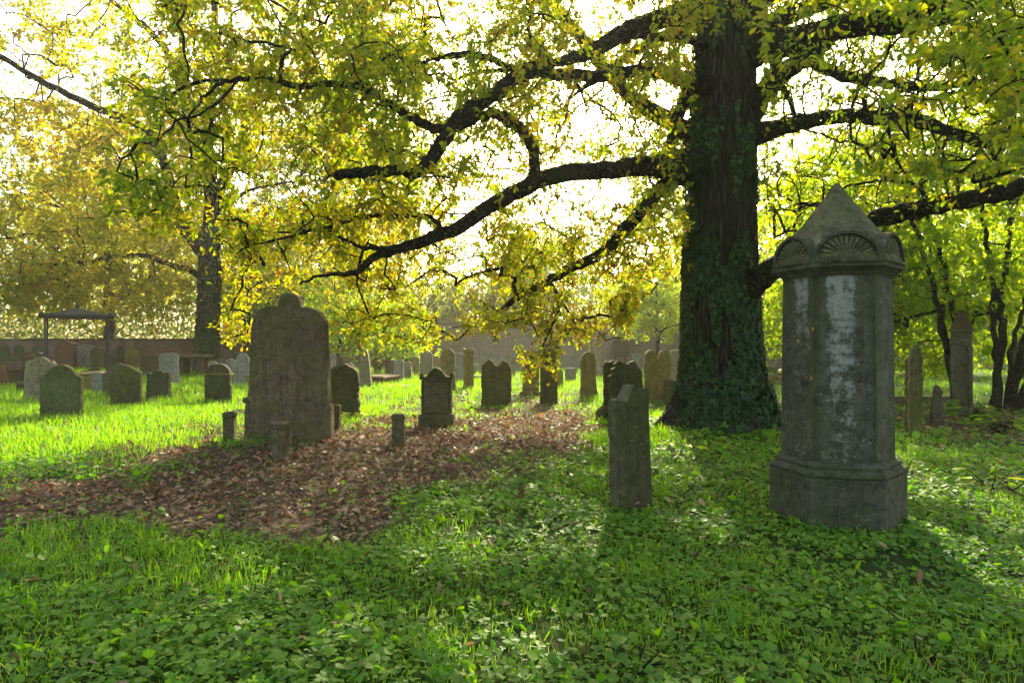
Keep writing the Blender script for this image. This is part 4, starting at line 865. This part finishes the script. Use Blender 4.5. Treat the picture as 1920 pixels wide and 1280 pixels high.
# tall pillar monument at right
def tall():
    Y = gy(776); k = Y/F; t = empty('pillar_monument', (gx(1820, Y), Y+.3, 0), R(-32)); tag(t, 'tall square grey monument with steep gabled top among the shrub stems', 'monument', GRP); z = lambda py: (776-py)*k; a = 17*k
    bm = bmesh.new(); box(bm, -a*1.3, a*1.3, -a*1.3, a*1.3, -.1, .14); from_bm('plinth', bm, M['grey'], t, bevel=.02)
    bm = bmesh.new(); box(bm, -a*.72, a*.72, -a*.72, a*.72, .141, z(648)); from_bm('shaft', bm, M['grey'], t, bevel=.01)
    for sx in (-1, 1):
        for sy in (-1, 1):
            n = 12; bm = bmesh.new(); loft(bm, [[(sx*a*.84+.045*math.cos(2*PI*i/n), sy*a*.84+.045*math.sin(2*PI*i/n), q) for i in range(n)] for q in (.142, z(648))]); from_bm('corner_column', bm, M['grey'], t, True)
    bm = bmesh.new(); box(bm, -a, a, -a, a, z(648)+.001, z(622)); from_bm('frieze', bm, M['grey'], t, bevel=.01)
    bm = bmesh.new(); box(bm, -a*1.18, a*1.18, -a*1.18, a*1.18, z(622)+.001, z(617)); from_bm('cornice', bm, M['grey'], t, bevel=.012)
    def rg(r, q): return [(-r,-r,q),(r,-r,q),(r,r,q),(-r,r,q)]
    bm = bmesh.new(); loft(bm, [rg(a*1.05, z(617)+.001), rg(a*.75, z(600)), rg(a*.42, z(584)), rg(a*.3, z(581))]); from_bm('spire', bm, M['brown'], t, bevel=.01)
    c = bpy.data.curves.new('frieze_lettering', 'FONT'); c.body = 'LAR'; c.size = .12; c.align_x = 'CENTER'; c.extrude = .004; c.materials.append(M['ochre']); o = bpy.data.objects.new('lettering', c); COL.objects.link(o); o.parent = t; o.location = (0, -a-.003, z(641)); o.rotation_euler = (R(90), 0, 0)
tall()

# ------------------------------------------------------------------ the big six-sided monument
def monument():
    t = empty('hexagonal_monument', (0, 0, 0)); tag(t, 'tall six-sided stained stone monument with shell gables and pointed spire, right foreground', 'monument', GRP)
    S0 = .43
    def hx(d, z):
        e = S0+1.155*d; h = e*math.sin(R(60))
        return [(-e/2,-h,z),(e/2,-h,z),(e,0,z),(e/2,h,z),(-e/2,h,z),(-e,0,z)]
    t.location = (2.775, 5.83, 0); t.rotation_euler = (0, 0, R(-16.4))
    bm = bmesh.new(); loft(bm, [hx(.098,-.15), hx(.095,.412)]); from_bm('plinth', bm, M['mon'], t, bevel=.012)
    bm = bmesh.new(); loft(bm, [hx(.093,.414), hx(.100,.422), hx(.102,.438), hx(.092,.455), hx(.062,.466), hx(.052,.476), hx(.058,.484), hx(.058,.502), hx(.042,.514), hx(.024,.520), hx(.02,.53)]); from_bm('base_moulding', bm, M['mon'], t, bevel=.003)
    # shaft: finely divided, with a 'pale' value where rain has kept the marble clean
    bm = bmesh.new(); NH, NV = 14, 60; ring = []; pale = []; edge = []
    for v in range(NV+1):
        z = .531+(2.028-.531)*v/NV; d = .014*(1-v/NV); c = hx(d, z); row = []
        for f in range(6):
            p, q = Vector(c[f]), Vector(c[(f+1) % 6])
            for u in range(NH):
                t_ = u/NH; co_ = p.lerp(q, t_)
                row.append(bm.verts.new(co_)); vv = v/NV
                cen = {0: .44, 5: .58}.get(f, .5); wd = {0: .27, 5: .27, 1: .3}.get(f, .25)
                edge.append(math.exp(-(min(t_, 1-t_)/.085)**2)*(1 if f != 5 or t_ > .5 else .2))
                pale.append(math.exp(-((t_-cen)/wd)**4)*(min(1.08, max(.45, .35+vv*.95)) if f == 0 else min(1, max(.12, (vv-.2)*1.1)) if f == 5 else .35*vv))
        ring.append(row)
    n = NH*6
    for a, b in zip(ring, ring[1:]):
        for i in range(n): k = (i+1) % n; bm.faces.new((a[i], a[k], b[k], b[i]))
    sh = from_bm('shaft', bm, M['shaft'], t); at_ = sh.data.attributes.new('pale', 'FLOAT', 'POINT'); at_.data.foreach_set('value', pale); at_ = sh.data.attributes.new('mossy_edge', 'FLOAT', 'POINT'); at_.data.foreach_set('value', edge)
    bm = bmesh.new(); loft(bm, [hx(.008,2.029), hx(.012,2.045), hx(.026,2.048), hx(.028,2.058), hx(.045,2.072), hx(.068,2.09), hx(.082,2.094), hx(.085,2.122), hx(.08,2.128)]); from_bm('cornice', bm, M['mon'], t, bevel=.003)
    rings = []; n = 48
    for z, rad in ((2.129,.50),(2.25,.435),(2.35,.37),(2.43,.315),(2.50,.262),(2.57,.21),(2.64,.158),(2.71,.108),(2.77,.068),(2.82,.036),(2.85,.012)):
        ring_ = []
        for i in range(n):
            a = 2*PI*i/n; ph_ = ((a+PI/6) % (PI/3))-PI/6; hexr = .93/math.cos(((a) % (PI/3))-PI/6); rr = rad*(hexr*.75+.25)+random.gauss(0, .0015); ring_.append((rr*math.cos(a), rr*math.sin(a), z))
        rings.append(ring_)
    bm = bmesh.new(); loft(bm, rings); o = from_bm('spire', bm, M['spire'], t, True)
    # shell gables
    hv = hx(.078, 2.13)
    for j in range(6):
        p, q = Vector(hv[j]), Vector(hv[(j+1) % 6]); c = (p+q)/2; e = (q-p); L = e.length; e.normalize(); nrm = Vector((e.y, -e.x, 0)); Mx = Matrix(((e.x, -nrm.x, 0, c.x), (e.y, -nrm.y, 0, c.y), (0, 0, 1, 2.13), (0, 0, 0, 1)))
        a = L/2*.985; hz = .25
        bm = bmesh.new(); A = [(x, z) for x, z in [(-a,0),(a,0)]+arc(0, .02, a, hz-.02, 0, 180, 22)]; I = [(x, z) for x, z in [(-a*.88,.02),(a*.88,.02)]+arc(0, .025, a*.88, (hz-.02)*.86, 0, 180, 22)]
        o1 = [bm.verts.new((x, 0, z)) for x, z in A]; i1 = [bm.verts.new((x, 0, z)) for x, z in I]; i2 = [bm.verts.new((x, .03, z)) for x, z in I]; o2 = [bm.verts.new((x, .22, z)) for x, z in A]; m = len(A)
        for i in range(m):
            k = (i+1) % m; bm.faces.new((o1[i], o1[k], i1[k], i1[i])); bm.faces.new((i1[i], i1[k], i2[k], i2[i])); bm.faces.new((o1[k], o1[i], o2[i], o2[k]))
        bm.faces.new(i2); bm.faces.new(o2); bm.transform(Mx); gb = from_bm('gablet', bm, M['mon'], t, bevel=.004)
        bm = bmesh.new()
        for s in range(13):
            an = R(6+168*s/12); ca, sa = math.cos(an), math.sin(an); ln = .93/math.sqrt((ca/(a*.86))**2+(sa/(hz*.8))**2); pts = []
            for u in range(9):
                tt = .16+.84*u/8; bend = .10*math.sin(tt*PI)*(1 if ca > 0 else -1)*abs(ca); x = ca*ln*tt; z = .03+sa*ln*tt-bend*ln*.6; pts.append((x, .022, max(.028, z)))
            P = np.array(pts); r = np.array([.004,.007,.009,.0115,.0135,.0145,.015,.014,.006])*(.75+.25*a/.3)
            T = Tubes(); T.add(P, r, 8)
            vs = [bm.verts.new(v) for v in np.concatenate(T.V)]; li = 0
            for tot in T.T:
                try: bm.faces.new([vs[i] for i in T.L[li:li+tot]])
                except ValueError: pass
                li += tot
        bm.transform(Mx); from_bm('shell_carving', bm, M['spire'], gb, True)
    # worn inscriptions and lichen rosettes
    def text(face, lines, size, z0, dz, mat):
        hv = hx(.0, 0); p, q = Vector(hv[face]), Vector(hv[(face+1) % 6]); c = (p+q)/2; e = (q-p).normalized(); nrm = Vector((e.y, -e.x, 0)); rot = math.atan2(e.y, e.x)
        for i, s in enumerate(lines):
            cu = bpy.data.curves.new('inscription', 'FONT'); cu.body = s; cu.size = size; cu.align_x = 'CENTER'; cu.extrude = .0012; cu.materials.append(mat)
            o = bpy.data.objects.new('inscription', cu); COL.objects.link(o); o.parent = sh; z = z0-i*dz; sl = .014*(1-(z-.53)/1.5); o.location = (c.x+nrm.x*(sl+.0005)-e.x*.01, c.y+nrm.y*(sl+.0005), z); o.rotation_euler = (R(90), 0, rot)
    ink = stone_mat('worn_letter', (.07,.07,.06), (.035,.035,.028), (.04,.05,.02), .6, .2); inkw = stone_mat('pale_letter', (.26,.26,.23), (.1,.1,.08), (.07,.08,.04), .5, .2)
    text(0, ['\u05e0\u05de\u05d8\u05e0 \u05d4\u05e4', '\u05e8\u05e9\u05d9 \u05e9\u05d9\u05d0', '\u05dd\u05ea'], .04, 1.66, .06, ink)
    text(0, ['MONTORO SPO', 'I  TRA LU', 'DOTTORE'], .034, 1.475, .09, ink)
    text(5, ['\u05e8\u05d1\u05db', '\u05d4\u05dc', '\u05d4\u05d1\u05e6\u05e0'], .05, 1.22, .075, inkw)
    hv = hx(.0, 0); p, q = Vector(hv[5]), Vector(hv[0]); e = (q-p).normalized(); nrm = Vector((e.y, -e.x, 0)); lich = stone_mat('orange_lichen', (.42,.27,.04), (.3,.2,.03), (.25,.2,.03), .3, .1)
    for u, z, rr in ((.93,1.60,.016),(.5,1.50,.014),(.9,1.20,.017)):
        c = p.lerp(q, u)+nrm*(.014*(1-(z-.53)/1.5)+.0015); bm = bmesh.new(); vs = [bm.verts.new(c+e*rr*(1+random.uniform(-.2,.2))*math.cos(a)+Vector((0,0,z+rr*1.15*(1+random.uniform(-.2,.2))*math.sin(a)))) for a in [2*PI*i/14 for i in range(14)]]
        bm.faces.new(vs); ex = bmesh.ops.extrude_face_region(bm, geom=bm.faces[:]); bmesh.ops.translate(bm, vec=nrm*.002, verts=[v for v in ex['geom'] if isinstance(v, bmesh.types.BMVert)]); from_bm('lichen_rosette', bm, lich, sh)
monument()
for o in list(COL.objects):
    if o.get('label', '').startswith('dark green pointed headstone with faint'):
        cu = bpy.data.curves.new('inscription', 'FONT'); cu.body = 'LEON MOSE'; cu.size = .075; cu.align_x = 'CENTER'; cu.extrude = .003; cu.materials.append(M['grey']); q = bpy.data.objects.new('inscription', cu); COL.objects.link(q); q.parent = o; q.location = (0, -.079, .36); q.rotation_euler = (R(90), 0, 0)

def to_mesh_texts():
    dg = bpy.context.evaluated_depsgraph_get(); dg.update()
    for o in [o for o in COL.objects if o.type == 'FONT']:
        me = bpy.data.meshes.new_from_object(o.evaluated_get(dg)); n = bpy.data.objects.new('inscription', me); COL.objects.link(n)
        n.parent = o.parent; n.location = o.location; n.rotation_euler = o.rotation_euler; bpy.data.objects.remove(o)
to_mesh_texts()
# ------------------------------------------------------------------ plants, twigs, leaf litter, ground cover
def leafy(label, x, y, n, size, up=.35, rs=0, tm=None):
    t = empty('broadleaf_plant', (x, y, 0)); tag(t, label, 'plant'); an = rng.uniform(0, 2*PI, n); el = rng.uniform(.15, 1, n)
    base = np.stack([np.cos(an)*.06, np.sin(an)*.06, rng.uniform(.02, up, n)], 1)*1.0; reach = size*rng.uniform(.4, 1.1, n)[:, None]
    d = np.stack([np.cos(an)*np.cos(el), np.sin(an)*np.cos(el), np.sin(el)*.8], 1); tb = Tubes()
    for b, dd, r in zip(base, d, reach): tb.add([(b[0]*.3, b[1]*.3, 0), b+dd*r*.5, b+dd*r], [.006, .005, .003], 4)
    tb.build('stems', M['stem'], t); nr = unit(n)*.3; nr[:, 2] += 1; d[:, 2] *= .1
    scatter('leaves', [simple(.25,.3,.22), simple(.1,.2,.2)], base+np.stack([np.cos(an)*np.cos(el), np.sin(an)*np.cos(el), np.sin(el)*.8], 1)*reach, d, nr, size*rng.uniform(.6, 1, n), np.clip(rng.random(n)+rs, 0, 1), M['greenleaf'], t)
leafy('large-leaved dark plant at the foot of the tall square monument', gx(1822,12.9), 12.9, 34, .3, .25, -.3)
leafy('glossy low plant catching light below the tall square monument', gx(1875,11.2), 11.2, 40, .26, .15, -.1)
leafy('upright dock plant beside the oak root at the near left', gx(1268,8.8), 8.8, 9, .2, .1, .3)
leafy('young broad-leaved plant right of the big monument plinth', gx(1857,6.9), 6.9, 7, .2, .1, .3)
leafy('bright leafy tuft just right of the monument moulding', gx(1690,7.3), 7.3, 6, .16, .25, .4)
leafy('big pale dock leaves low in the right foreground', gx(1730,3.15), 3.2, 7, .1, .05, .1)
leafy('single leafy sprig in the centre foreground', gx(1190,3.1), 3.1, 10, .08, .06, .2)
leafy('green plant at the foot of the dark pointed lettered headstone', gx(662,12.9), 12.9, 20, .16, .1, .2)
def branch(label, pts, r):
    tb = Tubes(); P = catmull(pts, 4); tb.add(P, np.linspace(r, r*.3, len(P)), 6, True, .1)
    for i in range(3, len(P)-1, 3):
        d = rng.normal(size=3)*.12; d[2] = abs(d[2]); tb.add([P[i], P[i]+d*.6, P[i]+d+np.array([0,0,.03])], [r*.5, r*.35, r*.15], 5)
    tag(tb.build('fallen_branch', M['stem']), label, 'branch')
def gp(px, py, z): Y = gy(py); return (gx(px, Y), Y, z)
branch('forked fallen branch in the leaf litter before the joined double headstone', [gp(948,745,.22), gp(958,765,.08), gp(965,790,.05), gp(985,800,.03)], .014)
branch('pale fallen branch lying right of the forked one', [gp(978,752,.12), gp(990,772,.05), gp(1000,790,.04)], .012)
branch('long dead branch under the shrub stems at the right edge', [gp(1835,800,.15), gp(1870,808,.1), gp(1925,815,.12), gp(1980,820,.1)], .03)
branch('thin dry stick at the right edge in front of the thicket', [gp(1885,920,.05), gp(1905,932,.05), gp(1940,950,.05)], .018)

STONES = [(o.matrix_basis.translation.x, o.matrix_basis.translation.y, .17) for o in COL.objects if o.get('category') in ('headstone', 'post', 'tombstone')]
def field(y0, y1, dens, pad=.14):
    A = 0; n = int(dens*((y1**2-y0**2)/2)*1.5*(1+pad*2)); Y = np.sqrt(rng.uniform(y0**2, y1**2, n)); X = rng.uniform(-.75*(1+pad*2), .75*(1+pad*2), n)*Y; return X, Y
def clear(X, Y):
    k = np.ones(len(X), bool)
    for x, y, r in STONES:
        if y < 14: k &= np.hypot(X-x, (Y-y-.03)*1.6) > r
    k &= np.hypot(X-2.775, Y-5.83) > .5; k &= np.hypot((X-TX)/1.1, Y-TY) > .98; return k
def z_of(X, Y): return height(X, Y)
# grass
def blade(lean, w=.05, top=1.0):
    v = []; 
    for t in (0, .35, .7): v += [(-w*(1-t*.6), t*top, lean*t*t), (w*(1-t*.6), t*top, lean*t*t)]
    v.append((0, top, lean)); return v, [[0,1,3,2],[2,3,5,4],[4,5,6]]
BL = [blade(.2), blade(.5), blade(.8,.045,.9), blade(.1,.04)]
def grassy(X, Y):
    """how grassy (vs round-leaved) the cover is"""
    px = 960+F*X/Y; base = np.where(px < 900, .6, .32)+np.where(Y > 8.5, .35, 0)*(px < 1250)+wob(X, Y, 1.1, 6)*.55
    return np.clip(base, .06, 1)
P_, D_, N_, S_, W_ = [], [], [], [], []
for y0, y1, dens, nb, hgt, spr in ((2.3,5,150,13,.105,.06),(5,9,110,10,.11,.07),(9,16,70,10,.13,.1),(16,27,22,9,.17,.16),(27,37,9,8,.2,.25)):
    X, Y = field(y0, y1, dens); g_ = grassy(X, Y)*(1-np.clip(litter_of(X, Y)*1.2, 0, .95)); k = (rng.random(len(X)) < g_) & clear(X, Y); X = X[k]; Y = Y[k]; g_ = g_[k]; m = len(X)
    X = np.repeat(X, nb)+rng.normal(size=m*nb)*spr; Y = np.repeat(Y, nb)+rng.normal(size=m*nb)*spr; q = np.repeat(.6+.6*g_, nb); n = len(X)
    d = rng.normal(size=(n, 3))*.3; d[:, 2] = 1; nr = rng.normal(size=(n, 3)); nr[:, 2] *= .3
    P_.append(np.stack([X, Y, z_of(X, Y)-.005], 1)); D_.append(d); N_.append(nr); S_.append(hgt*q*rng.uniform(.4, 1.15, n)); W_.append(np.full(n, .55+.02*y1))
P_ = np.concatenate(P_); n = len(P_); print('grass blades', n)
tag(scatter('grass', BL, P_, np.concatenate(D_), np.concatenate(N_), np.concatenate(S_), rng.beta(2,2,n), M['grass'], None, True, np.concatenate(W_)), 'lush green grass between the graves', 'grass', None, 'stuff')
# round-leaved ground cover
def disc(cup, k=9):
    v = [(0, .12, 0)]
    for i in range(k+1):
        a = -PI/2+.28+(2*PI-.56)*i/k; r = .5*(1+(.06 if i % 2 else -.04)); v.append((r*math.cos(a), .5+r*math.sin(a), cup*r*r*2))
    return v, [[0]+list(range(1, 6)), [0]+list(range(5, k+2))]
def tri(rot=0.0):
    v = []; f = []
    for k in range(3):
        a = (k-1)*1.75; c, s_ = math.cos(a), math.sin(a); b = len(v)
        for x, y in ((0,0),(.14,.12),(.12,.2),(.24,.3),(.2,.38),(.24,.5),(.1,.6),(0,.56),(-.1,.6),(-.24,.5),(-.2,.38),(-.24,.3),(-.12,.2),(-.14,.12)):
            v.append((c*x+s_*y, .4+c*y-s_*x, .25*abs(x)-.1*y*y))
        f += [[b+i for i in range(8)], [b]+[b+i for i in range(7, 14)]]
    return v, f
DISC = [disc(.15), disc(-.15), disc(.3), tri(), disc(.5, 7), tri(), simple(.1,.2,.34), simple(.3,.3,.28)]
P_, D_, N_, S_ = [], [], [], []
for y0, y1, dens, sz in ((2.3,4.2,2700,.033),(4.2,6.5,1900,.036),(6.5,9.5,800,.046),(9.5,15,180,.07),(15,22,22,.09)):
    X, Y = field(y0, y1, dens); g_ = 1-.75*grassy(X, Y); pt = np.clip(.75+wob(X, Y, 2.1, 11)*.8, .1, 1); lit = litter_of(X, Y); px = 960+F*X/Y
    k = (rng.random(len(X)) < g_*pt*(1-np.clip(lit*1.25, 0, .94))) & clear(X, Y) & ~((px < 800) & (Y > 9)); X = X[k]; Y = Y[k]; n = len(X)
    zz_ = rng.uniform(.015, .085, n)*(.7+.5*wob(X, Y, 2.5, 1)); d = rng.normal(size=(n, 3)); d[:, 2] *= .35; nr = rng.normal(size=(n, 3))*.3; nr[:, 2] += 1; nr[:, 1] -= .12
    P_.append(np.stack([X, Y, z_of(X, Y)+np.maximum(zz_, .01)], 1)); D_.append(d); N_.append(nr); S_.append(sz*np.minimum(rng.lognormal(0, .35, n), 1.7))
P_ = np.concatenate(P_); n = len(P_); print('round leaves', n)
tag(scatter('ground_cover', DISC, P_, np.concatenate(D_), np.concatenate(N_), np.concatenate(S_), rng.beta(2,2,n), M['clover'], None), 'mat of small round-leaved weeds covering the shaded ground', 'ground cover', None, 'stuff')
X, Y = field(2.5, 15, 26); lit = litter_of(X, Y); k = (rng.random(len(X)) < np.clip(lit*1.1, .06, 1)) & clear(X, Y); X = X[k]; Y = Y[k]; n = len(X); d = rng.normal(size=(n, 3)); d[:, 2] *= .4; nr = rng.normal(size=(n, 3))*.6; nr[:, 2] += 1
tag(scatter('curled_leaves', [lobed(.5,.5), lobed(.9,.3), lobed(-.6,.5)], np.stack([X, Y, z_of(X, Y)+.02+.03*rng.random(n)+(litter_of(X, Y) < .2)*.04], 1), d, nr, rng.uniform(.045, .10, n), rng.beta(2.2,1.9,n), M['litter'], None), 'larger curled dead leaves lying on top of the litter and weeds', 'leaf litter', None, 'stuff')
# upright broader weeds scattered through
X, Y = field(2.4, 13, 2.6); k = clear(X, Y) & (litter_of(X, Y) < .7); X = X[k]; Y = Y[k]; nb = 5; m = len(X); X = np.repeat(X, nb)+rng.normal(size=m*nb)*.02; Y = np.repeat(Y, nb)+rng.normal(size=m*nb)*.02; n = len(X)
d = rng.normal(size=(n, 3))*.55; d[:, 2] = 1; nr = rng.normal(size=(n, 3)); nr[:, 2] += .6
tag(scatter('weeds', [simple(.3,.3,.16), simple(.1,.4,.13)], np.stack([X, Y, z_of(X, Y)], 1), d, nr, rng.uniform(.04, .12, n), rng.random(n)*.8, M['grass'], None), 'scattered upright broad-bladed weeds in the undergrowth', 'weeds', None, 'stuff')
# dead leaves
P_, S_ = [], []
for y0, y1, dens, sz in ((2.4,5,260,.045),(5,9,560,.045),(9,14,300,.06),(14,22,60,.1)):
    X, Y = field(y0, y1, dens); lit = litter_of(X, Y); k = (rng.random(len(X)) < np.clip(lit*1.2*(.75+.5*wob(X, Y, 3.3, 7)), .022, 1)) & clear(X, Y); X = X[k]; Y = Y[k]; n = len(X)
    P_.append(np.stack([X, Y, z_of(X, Y)+rng.uniform(.004, .03, n)+(lit[k] < .1)*.03], 1)); S_.append(sz*np.clip(rng.lognormal(-.1, .5, n), .2, 2.4))
P_ = np.concatenate(P_); n = len(P_); d = rng.normal(size=(n, 3)); d[:, 2] *= .3; nr = rng.normal(size=(n, 3))*.45; nr[:, 2] += 1
tag(scatter('fallen_leaves', OAK+SIMPLE, P_, d, nr, np.concatenate(S_), rng.beta(1.6,1.8,n), M['litter'], None), 'carpet of brown fallen oak leaves around the posts', 'leaf litter', None, 'stuff')
